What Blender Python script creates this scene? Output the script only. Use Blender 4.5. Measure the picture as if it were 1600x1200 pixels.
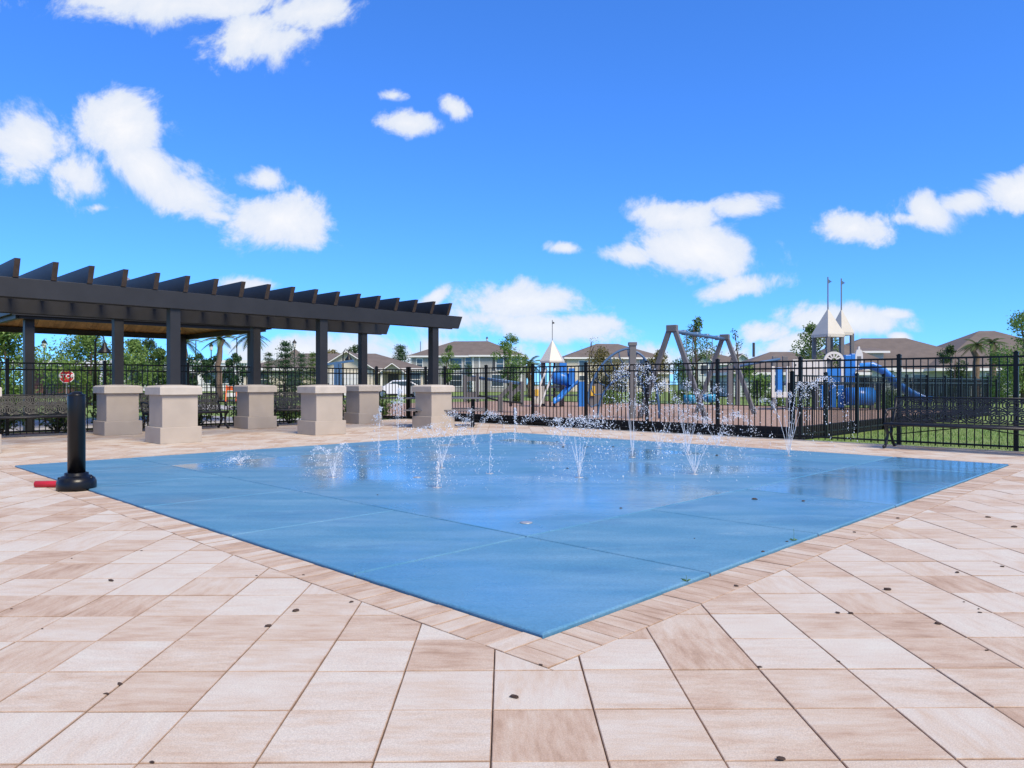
import bpy, math, random
from mathutils import Vector, Matrix
R = math.radians
random.seed(7)
for o in list(bpy.data.objects): bpy.data.objects.remove(o)
sc = bpy.context.scene
COL = sc.collection

# ------------------------------------------------------------------ camera
CAMH = 1.1
cam = bpy.data.cameras.new('camera'); cam.sensor_width = 36; cam.lens = 36*1148/1600
cam.clip_start = .05; cam.clip_end = 3000
camo = bpy.data.objects.new('camera', cam); COL.objects.link(camo)
camo.location = (0, 0, CAMH); camo.rotation_euler = (R(90), 0, 0)
sc.camera = camo

# ------------------------------------------------------------------ sky with clouds
SUN_EL, SUN_AZ = R(50), R(140)          # azimuth clockwise from +Y
w = bpy.data.worlds.new('World'); sc.world = w; w.use_nodes = True
nt = w.node_tree; nt.nodes.clear()
def wn(t, **k):
    n = nt.nodes.new(t)
    for a, b in k.items(): setattr(n, a, b)
    return n
def wl(a, b): nt.links.new(a, b)
def wmath(op, a, b=None, c=None, clamp=False):
    n = wn('ShaderNodeMath', operation=op); n.use_clamp = clamp
    for i, v in enumerate((a, b, c)):
        if v is None: continue
        if isinstance(v, (int, float)): n.inputs[i].default_value = v
        else: wl(v, n.inputs[i])
    return n.outputs[0]
sky = wn('ShaderNodeTexSky'); sky.sky_type = 'NISHITA'; sky.sun_disc = False
sky.sun_elevation = SUN_EL; sky.sun_rotation = SUN_AZ
sky.air_density = 1.0; sky.dust_density = 0.0; sky.altitude = 1500; sky.ozone_density = 2.0
hs = wn('ShaderNodeHueSaturation'); hs.inputs['Saturation'].default_value = 1.0; hs.inputs['Value'].default_value = 1.0
tint = wn('ShaderNodeMix', data_type='RGBA'); tint.blend_type = 'MULTIPLY'; tint.inputs['Factor'].default_value = 1; tint.inputs['B'].default_value = (.48, 1.2, 2.5, 1)
gmn = wn('ShaderNodeGamma'); gmn.inputs['Gamma'].default_value = .8; wl(sky.outputs[0], gmn.inputs['Color'])
wl(gmn.outputs[0], tint.inputs['A']); wl(tint.outputs['Result'], hs.inputs['Color'])
tc = wn('ShaderNodeTexCoord'); sep = wn('ShaderNodeSeparateXYZ'); wl(tc.outputs['Generated'], sep.inputs[0])
ysafe = wmath('MAXIMUM', sep.outputs[1], .05)
cu = wmath('DIVIDE', sep.outputs[0], ysafe); cv = wmath('DIVIDE', sep.outputs[2], ysafe)
comb = wn('ShaderNodeCombineXYZ'); wl(cu, comb.inputs[0]); wl(cv, comb.inputs[1])
# cloud banks: azimuth/elevation tangents of each puff (cx, cy, rx, ry, tilt, weight)
PUFFS = [(300,8,190,36,0,1),(395,55,85,55,0,1),(475,18,80,30,-10,1),(170,2,80,16,0,.8),
 (45,222,80,62,25,1),(115,275,55,42,20,1),(190,205,80,48,10,1),(235,262,90,42,25,1),(300,308,80,36,25,1),(150,325,30,9,0,.6),
 (435,342,92,38,-4,1),(415,280,34,20,0,.7),(335,335,40,14,10,.8),(637,192,42,19,5,1),(712,168,24,15,30,.8),(613,150,18,8,0,.6),
 (1055,340,72,26,3,1),(1090,390,112,46,3,1),(975,398,58,22,5,1),(885,388,38,11,5,.8),(1158,324,50,18,-5,.9),(1158,449,66,19,-12,1),
 (1338,357,52,27,0,.95),(1450,330,55,28,20,.9),(1510,315,62,24,-10,.9),(1590,300,60,28,-8,1),(1420,340,25,12,0,.7),
 (810,472,105,30,0,1),(860,512,115,26,3,1),(750,500,90,25,0,.7),(682,463,26,13,-30,.9),(400,445,56,13,0,.9),(470,548,150,26,0,.75),
 (1320,500,92,24,3,1),(1395,491,30,9,0,.8),(1190,520,42,18,0,.9),(1240,540,90,20,-10,.75),(1407,527,20,9,10,.9),(740,565,180,34,0,.7),
 (1130,560,120,24,0,.6),(985,560,140,22,0,.65)]
fld = None
for (x, y, rx, ry, t, wt) in PUFFS:
    m = wn('ShaderNodeMapping'); m.vector_type = 'TEXTURE'
    m.inputs['Location'].default_value = ((x-800)/1148, (600-y)/1148, 0)
    m.inputs['Rotation'].default_value = (0, 0, -R(t))
    m.inputs['Scale'].default_value = (rx/1148*1.27, ry/1148*1.25, 1)
    wl(comb.outputs[0], m.inputs[0])
    ln = wn('ShaderNodeVectorMath', operation='LENGTH'); wl(m.outputs[0], ln.inputs[0])
    f = wmath('MULTIPLY_ADD', ln.outputs['Value'], -wt, wt)
    fld = f if fld is None else wmath('MAXIMUM', fld, f)
fld = wmath('MAXIMUM', fld, -.6)
nz = wn('ShaderNodeTexNoise'); nz.inputs['Scale'].default_value = 8.5; nz.inputs['Detail'].default_value = 9; nz.inputs['Roughness'].default_value = .66
nz.inputs['Distortion'].default_value = .35
wl(comb.outputs[0], nz.inputs['Vector'])
nzc = wmath('MULTIPLY_ADD', nz.outputs['Fac'], 2.8, -1.38)
d1 = wmath('ADD', fld, nzc)
ms = wn('ShaderNodeMapRange'); ms.interpolation_type = 'SMOOTHSTEP'
ms.inputs['From Min'].default_value = .0; ms.inputs['From Max'].default_value = .55
wl(d1, ms.inputs['Value'])
front = wmath('GREATER_THAN', sep.outputs[1], .06)
dens_a = wmath('MULTIPLY', ms.outputs[0], front)
# the rest of the sky: the same broken cumulus
nz2 = wn('ShaderNodeTexNoise'); nz2.inputs['Scale'].default_value = 3.2; nz2.inputs['Detail'].default_value = 8
wl(tc.outputs['Generated'], nz2.inputs['Vector'])
ms2 = wn('ShaderNodeMapRange'); ms2.interpolation_type = 'SMOOTHSTEP'
ms2.inputs['From Min'].default_value = .48; ms2.inputs['From Max'].default_value = .62
wl(nz2.outputs['Fac'], ms2.inputs['Value'])
mk = wn('ShaderNodeMapRange'); mk.inputs['From Min'].default_value = .55; mk.inputs['From Max'].default_value = .35
wl(sep.outputs[1], mk.inputs['Value'])
dens_b = wmath('MULTIPLY', ms2.outputs[0], mk.outputs[0])
dens = wmath('MAXIMUM', dens_a, dens_b)
dens = wmath('MULTIPLY', dens, .96)
cc = wn('ShaderNodeMix', data_type='RGBA')
cc.inputs['A'].default_value = (5.0, 5.6, 6.6, 1); cc.inputs['B'].default_value = (6.9, 6.9, 7.0, 1)
shd = wn('ShaderNodeMapRange'); shd.inputs['From Min'].default_value = .15; shd.inputs['From Max'].default_value = 1.25
wl(d1, shd.inputs['Value']); wl(shd.outputs[0], cc.inputs['Factor'])
mixc = wn('ShaderNodeMix', data_type='RGBA'); wl(dens, mixc.inputs['Factor']); wl(hs.outputs[0], mixc.inputs['A']); wl(cc.outputs['Result'], mixc.inputs['B'])
bg = wn('ShaderNodeBackground'); bg.inputs['Strength'].default_value = .115
wl(mixc.outputs['Result'], bg.inputs['Color'])
wo = wn('ShaderNodeOutputWorld'); wl(bg.outputs[0], wo.inputs[0])

# ------------------------------------------------------------------ sun, exposure
sl = bpy.data.lights.new('sun', 'SUN'); sl.energy = 4.0; sl.angle = R(24); sl.color = (1, .88, .69)
so = bpy.data.objects.new('sun', sl); COL.objects.link(so)
sd = Vector((math.sin(SUN_AZ)*math.cos(SUN_EL), math.cos(SUN_AZ)*math.cos(SUN_EL), math.sin(SUN_EL)))
so.rotation_euler = sd.to_track_quat('Z', 'Y').to_euler(); so.location = (5, -5, 30)
vs = sc.view_settings; vs.view_transform = 'Standard'; vs.look = 'None'; vs.exposure = 0.30; vs.gamma = 1; vs.use_curve_mapping = False

# ------------------------------------------------------------------ materials
MATS = {}
def mat(name, col, rough=.6, metal=0, noise=None, bump=None, var=0, spec=.5, coat=0, trans=0, col2=None, coords='Object', alpha=None):
    """noise=(scale, contrast, detail); bump=(scale, strength, distance); col2 second colour for the noise"""
    m = bpy.data.materials.new(name); m.use_nodes = True; t = m.node_tree
    b = t.nodes['Principled BSDF']; b.inputs['Roughness'].default_value = rough; b.inputs['Metallic'].default_value = metal
    b.inputs['Specular IOR Level'].default_value = spec; b.inputs['Coat Weight'].default_value = coat
    b.inputs['Transmission Weight'].default_value = trans
    b.inputs['Base Color'].default_value = (*col, 1)
    tcn = t.nodes.new('ShaderNodeTexCoord'); L = t.links.new
    out = None
    if noise:
        n = t.nodes.new('ShaderNodeTexNoise'); n.inputs['Scale'].default_value = noise[0]; n.inputs['Detail'].default_value = noise[2] if len(noise) > 2 else 4
        L(tcn.outputs[coords], n.inputs['Vector'])
        mr = t.nodes.new('ShaderNodeMapRange'); mr.inputs['From Min'].default_value = .3; mr.inputs['From Max'].default_value = .7
        L(n.outputs['Fac'], mr.inputs['Value'])
        mx = t.nodes.new('ShaderNodeMix'); mx.data_type = 'RGBA'
        c2 = col2 or tuple(c*(1-noise[1]) for c in col)
        mx.inputs['A'].default_value = (*c2, 1); mx.inputs['B'].default_value = (*col, 1)
        L(mr.outputs[0], mx.inputs['Factor']); out = mx.outputs['Result']
    if var:
        oi = t.nodes.new('ShaderNodeObjectInfo'); hv = t.nodes.new('ShaderNodeHueSaturation')
        mr2 = t.nodes.new('ShaderNodeMapRange'); mr2.inputs['To Min'].default_value = 1-var; mr2.inputs['To Max'].default_value = 1+var
        L(oi.outputs['Random'], mr2.inputs['Value']); L(mr2.outputs[0], hv.inputs['Value'])
        if out: L(out, hv.inputs['Color'])
        else: hv.inputs['Color'].default_value = (*col, 1)
        out = hv.outputs[0]
    if out: L(out, b.inputs['Base Color'])
    if bump:
        n = t.nodes.new('ShaderNodeTexNoise'); n.inputs['Scale'].default_value = bump[0]; n.inputs['Detail'].default_value = 6
        L(tcn.outputs[coords], n.inputs['Vector'])
        bp = t.nodes.new('ShaderNodeBump'); bp.inputs['Strength'].default_value = bump[1]; bp.inputs['Distance'].default_value = bump[2]
        L(n.outputs['Fac'], bp.inputs['Height']); L(bp.outputs[0], b.inputs['Normal'])
    MATS[name] = m
    return m

mat('charcoal', (.016, .016, .019), .5, noise=(3, .35), bump=(60, .15, .004))
mat('rafter_end', (.060, .040, .030), .7, noise=(12, .4))
mat('black_metal', (.006, .006, .006), .4, spec=.25)
mat('black_satin', (.005, .005, .006), .3, spec=.35, noise=(6, .3))
mat('bench_metal', (.012, .012, .014), .45, noise=(30, .3))
mat('stucco', (.44, .38, .315), .85, noise=(2.5, .12), bump=(140, .35, .004))
mat('stucco_cap', (.53, .475, .405), .8, noise=(5, .15), bump=(120, .3, .004))
mat('sand', (.16, .125, .10), .95, noise=(40, .4))
mat('red_foam', (.55, .015, .03), .55, bump=(80, .2, .003))
mat('bark', (.07, .042, .03), .9, noise=(30, .5), bump=(60, .5, .004))
mat('weed', (.10, .20, .04), .6)
mat('wood_ceiling', (.74, .37, .13), .55, var=.22, noise=(7, .3))
mat('roof_metal', (.30, .32, .35), .45, noise=(2, .15))
mat('grey_plastic', (.15, .145, .145), .55, noise=(2, .12))
mat('blue_metal', (.07, .15, .28), .4, noise=(4, .15))
mat('blue_plastic', (.03, .20, .60), .3, noise=(2, .1))
mat('teal_plastic', (.02, .25, .42), .35)
mat('cream_panel', (.56, .52, .44), .5, noise=(3, .06))
mat('white_panel', (.66, .64, .60), .5, noise=(3, .06))
mat('orange', (.75, .12, .02), .5)
mat('yellow', (.70, .42, .04), .5)
mat('dark_rubber', (.012, .012, .013), .8, noise=(20, .3))
mat('grass', (.15, .25, .04), .9, noise=(.8, .35, 8), col2=(.19, .23, .06), bump=(40, .8, .03))
mat('grass_blade', (.12, .21, .035), .7, var=.2)
mat('mulch', (.47, .31, .225), .95, noise=(14, .5, 8), bump=(30, 1, .04))
mat('bed_mulch', (.10, .055, .04), .95, noise=(18, .5, 8), bump=(30, 1, .03))
mat('concrete', (.42, .40, .37), .85, noise=(1.5, .15, 8))
mat('asphalt', (.06, .06, .062), .9, noise=(3, .25, 8))
mat('shingle', (.155, .125, .105), .9, noise=(1.2, .22, 9), bump=(8, .5, .03))
mat('white_trim', (.74, .73, .70), .6)
mat('siding_grey', (.36, .355, .335), .75, noise=(.4, .08))
mat('siding_beige', (.62, .56, .45), .75, noise=(.4, .08))
mat('siding_green', (.50, .56, .53), .75, noise=(.4, .08))
mat('siding_white', (.72, .72, .71), .75, noise=(.3, .06))
mat('brick_wall', (.26, .12, .075), .85, noise=(3, .25))
mat('garage_white', (.66, .66, .66), .6)
mat('shutter_dark', (.06, .06, .065), .6)
mat('glass', (.05, .07, .085), .08, spec=.8)
mat('trunk', (.13, .095, .07), .9, noise=(10, .4), bump=(25, .6, .02))
mat('palm_trunk', (.20, .14, .095), .9, noise=(12, .4), bump=(15, .8, .03))
mat('car_white', (.75, .75, .75), .25, coat=.6)
mat('tyre', (.015, .015, .015), .8)
mat('chrome', (.5, .5, .52), .25, metal=1)
mat('red_lamp', (.45, .01, .01), .3)
mat('sign_red', (.50, .012, .02), .45)
mat('sign_white', (.80, .80, .80), .5)
mat('pole_grey', (.25, .25, .25), .5, metal=.6)
mat('lamp_glass', (.65, .63, .58), .4)
mat('nozzle', (.45, .44, .42), .4, metal=.5)
def leaf_mat(name, c1, c2):
    m = bpy.data.materials.new(name); m.use_nodes = True; t = m.node_tree; b = t.nodes['Principled BSDF']
    b.inputs['Roughness'].default_value = .5; b.inputs['Specular IOR Level'].default_value = .35
    at = t.nodes.new('ShaderNodeAttribute'); at.attribute_name = 'tone'
    mx = t.nodes.new('ShaderNodeMix'); mx.data_type = 'RGBA'; mx.inputs['A'].default_value = (*c1, 1); mx.inputs['B'].default_value = (*c2, 1)
    t.links.new(at.outputs['Fac'], mx.inputs['Factor'])
    tr = t.nodes.new('ShaderNodeBsdfTranslucent'); ms_ = t.nodes.new('ShaderNodeMixShader'); ms_.inputs[0].default_value = .3
    t.links.new(mx.outputs['Result'], b.inputs['Base Color']); t.links.new(mx.outputs['Result'], tr.inputs['Color'])
    t.links.new(b.outputs[0], ms_.inputs[1]); t.links.new(tr.outputs[0], ms_.inputs[2])
    t.links.new(ms_.outputs[0], t.nodes['Material Output'].inputs['Surface'])
    MATS[name] = m
leaf_mat('leaf_light', (.095, .175, .035), (.22, .34, .08))
leaf_mat('leaf_mid', (.06, .12, .025), (.16, .25, .06))
leaf_mat('leaf_dark', (.03, .062, .022), (.08, .135, .045))
leaf_mat('leaf_conifer', (.025, .07, .03), (.075, .15, .055))
leaf_mat('leaf_autumn', (.12, .11, .03), (.24, .20, .06))
leaf_mat('leaf_palm', (.05, .085, .02), (.15, .20, .06))
# water drops
m = bpy.data.materials.new('water_drops'); m.use_nodes = True; b = m.node_tree.nodes['Principled BSDF']
b.inputs['Base Color'].default_value = (.95, .97, 1, 1); b.inputs['Roughness'].default_value = .12; b.inputs['Transmission Weight'].default_value = .35; b.inputs['IOR'].default_value = 1.33
MATS['water'] = m
# pavers: each stone carries its own tone and its own streak direction in the uv map
def paver_mat():
    m = bpy.data.materials.new('paver'); m.use_nodes = True; t = m.node_tree; L = t.links.new
    b = t.nodes['Principled BSDF']; b.inputs['Roughness'].default_value = .8; b.inputs['Specular IOR Level'].default_value = .3
    at = t.nodes.new('ShaderNodeAttribute'); at.attribute_name = 'tone'
    uv = t.nodes.new('ShaderNodeUVMap'); uv.uv_map = 'streak'
    mp = t.nodes.new('ShaderNodeMapping'); mp.inputs['Scale'].default_value = (1.3, 6.0, 1); L(uv.outputs[0], mp.inputs[0])
    n1 = t.nodes.new('ShaderNodeTexNoise'); n1.inputs['Scale'].default_value = 3.4; n1.inputs['Detail'].default_value = 10; n1.inputs['Roughness'].default_value = .72; L(mp.outputs[0], n1.inputs['Vector'])
    mp2 = t.nodes.new('ShaderNodeMapping'); mp2.inputs['Scale'].default_value = (1.0, 1.8, 1); L(uv.outputs[0], mp2.inputs[0])
    n2 = t.nodes.new('ShaderNodeTexNoise'); n2.inputs['Scale'].default_value = 3.1; n2.inputs['Detail'].default_value = 5; L(mp2.outputs[0], n2.inputs['Vector'])
    ad = t.nodes.new('ShaderNodeMath'); ad.operation = 'MULTIPLY_ADD'; L(n1.outputs['Fac'], ad.inputs[0]); ad.inputs[1].default_value = 1.5; L(n2.outputs['Fac'], ad.inputs[2])
    sp = t.nodes.new('ShaderNodeSeparateColor'); L(at.outputs['Color'], sp.inputs[0])
    a2 = t.nodes.new('ShaderNodeMath'); a2.operation = 'MULTIPLY_ADD'; L(sp.outputs[0], a2.inputs[0]); a2.inputs[1].default_value = .62; L(ad.outputs[0], a2.inputs[2])
    cr = t.nodes.new('ShaderNodeValToRGB'); e = cr.color_ramp.elements
    e[0].position = 0; e[0].color = (.60, .56, .475, 1); e[1].position = 1; e[1].color = (.36, .24, .16, 1)
    x = cr.color_ramp.elements.new(.34); x.color = (.57, .495, .41, 1)
    x = cr.color_ramp.elements.new(.55); x.color = (.54, .435, .335, 1)
    x = cr.color_ramp.elements.new(.78); x.color = (.475, .345, .25, 1)
    mr = t.nodes.new('ShaderNodeMapRange'); mr.inputs['From Min'].default_value = .95; mr.inputs['From Max'].default_value = 2.15; L(a2.outputs[0], mr.inputs['Value'])
    L(mr.outputs[0], cr.inputs[0])
    # ochre stains on few stones
    n4 = t.nodes.new('ShaderNodeTexNoise'); n4.inputs['Scale'].default_value = .55; n4.inputs['Detail'].default_value = 3
    tcn = t.nodes.new('ShaderNodeTexCoord'); gm = t.nodes.new('ShaderNodeNewGeometry'); L(gm.outputs['Position'], n4.inputs['Vector'])
    st = t.nodes.new('ShaderNodeMapRange'); st.inputs['From Min'].default_value = .64; st.inputs['From Max'].default_value = .78; st.inputs['To Max'].default_value = .6; L(n4.outputs['Fac'], st.inputs['Value'])
    mx = t.nodes.new('ShaderNodeMix'); mx.data_type = 'RGBA'; mx.inputs['B'].default_value = (.55, .38, .19, 1); L(st.outputs[0], mx.inputs['Factor']); L(cr.outputs[0], mx.inputs['A'])
    n3 = t.nodes.new('ShaderNodeTexNoise'); n3.inputs['Scale'].default_value = 220; n3.inputs['Detail'].default_value = 3; L(gm.outputs['Position'], n3.inputs['Vector'])
    gr = t.nodes.new('ShaderNodeMapRange'); gr.inputs['From Min'].default_value = .3; gr.inputs['From Max'].default_value = .7; gr.inputs['To Min'].default_value = .80; gr.inputs['To Max'].default_value = 1.10; L(n3.outputs['Fac'], gr.inputs['Value'])
    hv = t.nodes.new('ShaderNodeHueSaturation'); L(gr.outputs[0], hv.inputs['Value']); L(mx.outputs['Result'], hv.inputs['Color'])
    L(hv.outputs[0], b.inputs['Base Color'])
    bp = t.nodes.new('ShaderNodeBump'); bp.inputs['Strength'].default_value = .35; bp.inputs['Distance'].default_value = .003; L(n3.outputs['Fac'], bp.inputs['Height']); L(bp.outputs[0], b.inputs['Normal'])
    MATS['paver'] = m
paver_mat()
def pad_mat():
    m = bpy.data.materials.new('pad_blue'); m.use_nodes = True; t = m.node_tree; L = t.links.new
    b = t.nodes['Principled BSDF']; gm = t.nodes.new('ShaderNodeNewGeometry'); tcn = t.nodes.new('ShaderNodeTexCoord')
    # worn whitish drag marks, stretched along the slope of the slab
    mp = t.nodes.new('ShaderNodeMapping'); mp.inputs['Scale'].default_value = (.55, 2.6, 1); mp.inputs['Rotation'].default_value = (0, 0, R(8)); L(gm.outputs['Position'], mp.inputs[0])
    n1 = t.nodes.new('ShaderNodeTexNoise'); n1.inputs['Scale'].default_value = 1.3; n1.inputs['Detail'].default_value = 8; n1.inputs['Roughness'].default_value = .6; L(mp.outputs[0], n1.inputs['Vector'])
    r1 = t.nodes.new('ShaderNodeMapRange'); r1.inputs['From Min'].default_value = .42; r1.inputs['From Max'].default_value = .78; L(n1.outputs['Fac'], r1.inputs['Value'])
    mx = t.nodes.new('ShaderNodeMix'); mx.data_type = 'RGBA'; mx.inputs['A'].default_value = (.075, .22, .345, 1); mx.inputs['B'].default_value = (.15, .30, .42, 1); L(r1.outputs[0], mx.inputs['Factor'])
    n2 = t.nodes.new('ShaderNodeTexNoise'); n2.inputs['Scale'].default_value = 90; n2.inputs['Detail'].default_value = 4; L(gm.outputs['Position'], n2.inputs['Vector'])
    gr = t.nodes.new('ShaderNodeMapRange'); gr.inputs['From Min'].default_value = .3; gr.inputs['From Max'].default_value = .7; gr.inputs['To Min'].default_value = .85; gr.inputs['To Max'].default_value = 1.12; L(n2.outputs['Fac'], gr.inputs['Value'])
    hv = t.nodes.new('ShaderNodeHueSaturation'); L(gr.outputs[0], hv.inputs['Value']); L(hv.outputs[0], b.inputs['Base Color'])
    mpd = t.nodes.new('ShaderNodeMapping'); mpd.inputs['Scale'].default_value = (.8, 2.0, 1); mpd.inputs['Location'].default_value = (5.3, 2.2, 0); L(gm.outputs['Position'], mpd.inputs[0])
    nd_ = t.nodes.new('ShaderNodeTexNoise'); nd_.inputs['Scale'].default_value = .9; nd_.inputs['Detail'].default_value = 9; nd_.inputs['Roughness'].default_value = .65; L(mpd.outputs[0], nd_.inputs['Vector'])
    rd = t.nodes.new('ShaderNodeMapRange'); rd.inputs['From Min'].default_value = .56; rd.inputs['From Max'].default_value = .61; rd.inputs['To Max'].default_value = .25; L(nd_.outputs['Fac'], rd.inputs['Value'])
    md_ = t.nodes.new('ShaderNodeMix'); md_.data_type = 'RGBA'; md_.inputs['B'].default_value = (.035, .13, .26, 1); L(rd.outputs[0], md_.inputs['Factor']); L(mx.outputs['Result'], md_.inputs['A'])
    ns = t.nodes.new('ShaderNodeTexNoise'); ns.inputs['Scale'].default_value = 2.2; ns.inputs['Detail'].default_value = 12; ns.inputs['Roughness'].default_value = .75; L(mp.outputs[0], ns.inputs['Vector'])
    rs_ = t.nodes.new('ShaderNodeMapRange'); rs_.inputs['From Min'].default_value = .62; rs_.inputs['From Max'].default_value = .74; rs_.inputs['To Max'].default_value = .55; L(ns.outputs['Fac'], rs_.inputs['Value'])
    mw = t.nodes.new('ShaderNodeMix'); mw.data_type = 'RGBA'; mw.inputs['B'].default_value = (.42, .52, .60, 1); L(rs_.outputs[0], mw.inputs['Factor']); L(md_.outputs['Result'], mw.inputs['A'])
    L(mw.outputs['Result'], hv.inputs['Color'])
    # standing water film: smooth where puddles lie
    n3 = t.nodes.new('ShaderNodeTexNoise'); n3.inputs['Scale'].default_value = .55; n3.inputs['Detail'].default_value = 5; n3.inputs['Distortion'].default_value = .4
    mp3 = t.nodes.new('ShaderNodeMapping'); mp3.inputs['Location'].default_value = (3.1, 1.7, 0); L(gm.outputs['Position'], mp3.inputs[0]); L(mp3.outputs[0], n3.inputs['Vector'])
    at = t.nodes.new('ShaderNodeAttribute'); at.attribute_name = 'wet'
    ad = t.nodes.new('ShaderNodeMath'); ad.operation = 'MULTIPLY_ADD'; L(at.outputs['Fac'], ad.inputs[0]); ad.inputs[1].default_value = .22; L(n3.outputs['Fac'], ad.inputs[2])
    rr = t.nodes.new('ShaderNodeMapRange'); rr.inputs['From Min'].default_value = .48; rr.inputs['From Max'].default_value = .84; rr.inputs['To Min'].default_value = .64; rr.inputs['To Max'].default_value = .10; L(ad.outputs[0], rr.inputs['Value']); L(rr.outputs[0], b.inputs['Roughness'])
    bp = t.nodes.new('ShaderNodeBump'); bp.inputs['Strength'].default_value = .12; bp.inputs['Distance'].default_value = .004; L(n2.outputs['Fac'], bp.inputs['Height']); L(bp.outputs[0], b.inputs['Normal'])
    MATS['pad_blue'] = m
pad_mat()

# ------------------------------------------------------------------ mesh helpers
class MB:
    def __init__(s): s.v = []; s.f = []; s.tone = None; s.uv = None
    def add(s, vs, fs):
        n = len(s.v); s.v += [tuple(p) for p in vs]; s.f += [tuple(i+n for i in f) for f in fs]; return n
    def box(s, x0, x1, y0, y1, z0, z1, M=None):
        vs = [Vector((x, y, z)) for z in (z0, z1) for y in (y0, y1) for x in (x0, x1)]
        if M: vs = [M @ p for p in vs]
        s.add(vs, [(0,2,3,1),(4,5,7,6),(0,1,5,4),(2,6,7,3),(0,4,6,2),(1,3,7,5)]); return s
    def bar(s, p, q, wd, ht=None, up=(0,0,1)):
        p, q = Vector(p), Vector(q); ht = ht or wd
        d = (q-p); L = d.length; d.normalize(); u = Vector(up)
        if abs(d.dot(u)) > .98: u = Vector((0,1,0))
        sd_ = d.cross(u).normalized(); u2 = sd_.cross(d).normalized()
        vs = [p+sd_*a*wd/2+u2*b_*ht/2 + d*c for c in (0, L) for b_ in (-1, 1) for a in (-1, 1)]
        s.add(vs, [(0,2,3,1),(4,5,7,6),(0,1,5,4),(2,6,7,3),(0,4,6,2),(1,3,7,5)]); return s
    def tube(s, pts, rad, n=8, caps=True):
        pts = [Vector(p) for p in pts]; m = len(pts)
        rads = rad if isinstance(rad, (list, tuple)) else [rad]*m
        d0 = (pts[1]-pts[0]).normalized(); ref = Vector((0,0,1)) if abs(d0.z) < .9 else Vector((1,0,0))
        nrm = d0.cross(ref).normalized(); base = len(s.v); ring = []
        for i, p in enumerate(pts):
            d = (pts[min(i+1, m-1)]-pts[max(i-1, 0)]).normalized()
            nrm = (nrm-d*nrm.dot(d)).normalized(); bn = d.cross(nrm)
            for k in range(n):
                a = 2*math.pi*k/n; s.v.append(tuple(p+(nrm*math.cos(a)+bn*math.sin(a))*rads[i]))
        for i in range(m-1):
            for k in range(n):
                a = base+i*n+k; b_ = base+i*n+(k+1) % n
                s.f.append((a, b_, b_+n, a+n))
        if caps:
            s.f.append(tuple(base+k for k in reversed(range(n)))); s.f.append(tuple(base+(m-1)*n+k for k in range(n)))
        return s
    def lathe(s, prof, n=24, c=(0,0)):
        base = len(s.v); m = len(prof)
        for (r, z) in prof:
            for k in range(n):
                a = 2*math.pi*k/n; s.v.append((c[0]+r*math.cos(a), c[1]+r*math.sin(a), z))
        for i in range(m-1):
            for k in range(n):
                a = base+i*n+k; b_ = base+i*n+(k+1) % n; s.f.append((a, b_, b_+n, a+n))
        s.f.append(tuple(base+k for k in reversed(range(n)))); s.f.append(tuple(base+(m-1)*n+k for k in range(n)))
        return s
    def prism(s, poly, z0, z1, M=None):
        """poly: ccw (x,y) list extruded in z; M maps afterwards"""
        n = len(poly); vs = [Vector((x, y, z0)) for x, y in poly]+[Vector((x, y, z1)) for x, y in poly]
        if M: vs = [M @ p for p in vs]
        s.add(vs, [tuple(reversed(range(n))), tuple(range(n, 2*n))]+[(i, (i+1) % n, n+(i+1) % n, n+i) for i in range(n)]); return s
    def build(s, name, mt, parent=None, smooth=False, loc=None, tone=None):
        me = bpy.data.meshes.new(name); me.from_pydata(s.v, [], s.f); me.update()
        if smooth: me.polygons.foreach_set('use_smooth', [True]*len(me.polygons))
        me.materials.append(MATS[mt] if isinstance(mt, str) else mt)
        if s.tone is not None:
            a = me.attributes.new('tone', 'FLOAT_COLOR', 'FACE'); flat = []
            for t in s.tone: flat += [t, t, t, 1]
            a.data.foreach_set('color', flat)
        if s.uv is not None:
            u = me.uv_layers.new(name='streak'); flat = []
            for p in s.uv: flat += [p[0], p[1]]
            u.data.foreach_set('uv', flat)
        o = bpy.data.objects.new(name, me); COL.objects.link(o)
        if parent: o.parent = parent
        if loc: o.location = loc
        return o
def tag(o, label=None, cat=None, group=None, kind=None):
    if label: o['label'] = label
    if cat: o['category'] = cat
    if group: o['group'] = group
    if kind: o['kind'] = kind
    return o
def thing(name, label, cat, loc=(0,0,0), rz=0, group=None):
    o = bpy.data.objects.new(name, None); COL.objects.link(o); o.empty_display_size = .2
    o.location = loc; o.rotation_euler = (0, 0, rz); return tag(o, label, cat, group)
def copy_tree(o, parent=None):
    c = o.copy(); COL.objects.link(c); c.parent = parent
    for ch in list(o.children): copy_tree(ch, c)
    return c
def bevel(o, wdt=.006, seg=2):
    md = o.modifiers.new('bevel', 'BEVEL'); md.width = wdt; md.segments = seg; md.limit_method = 'ANGLE'; return o
def shade(o):
    for p in o.data.polygons: p.use_smooth = True
    return o

# plaza frame: a runs along the pad's right-hand near edge, b along its left-hand near edge
A = R(45.7); U = Vector((math.cos(A), math.sin(A), 0)); V = Vector((-math.sin(A), math.cos(A), 0)); N0 = Vector((.133, 3.18, 0))
def W(a, b, z=0): p = N0+U*a+V*b; return Vector((p.x, p.y, z))
def toab(p): d = Vector((p[0], p[1], 0))-N0; return d.dot(U), d.dot(V)
S = 9.45
FA, FB = 11.9, 16.35      # fence lines

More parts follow.
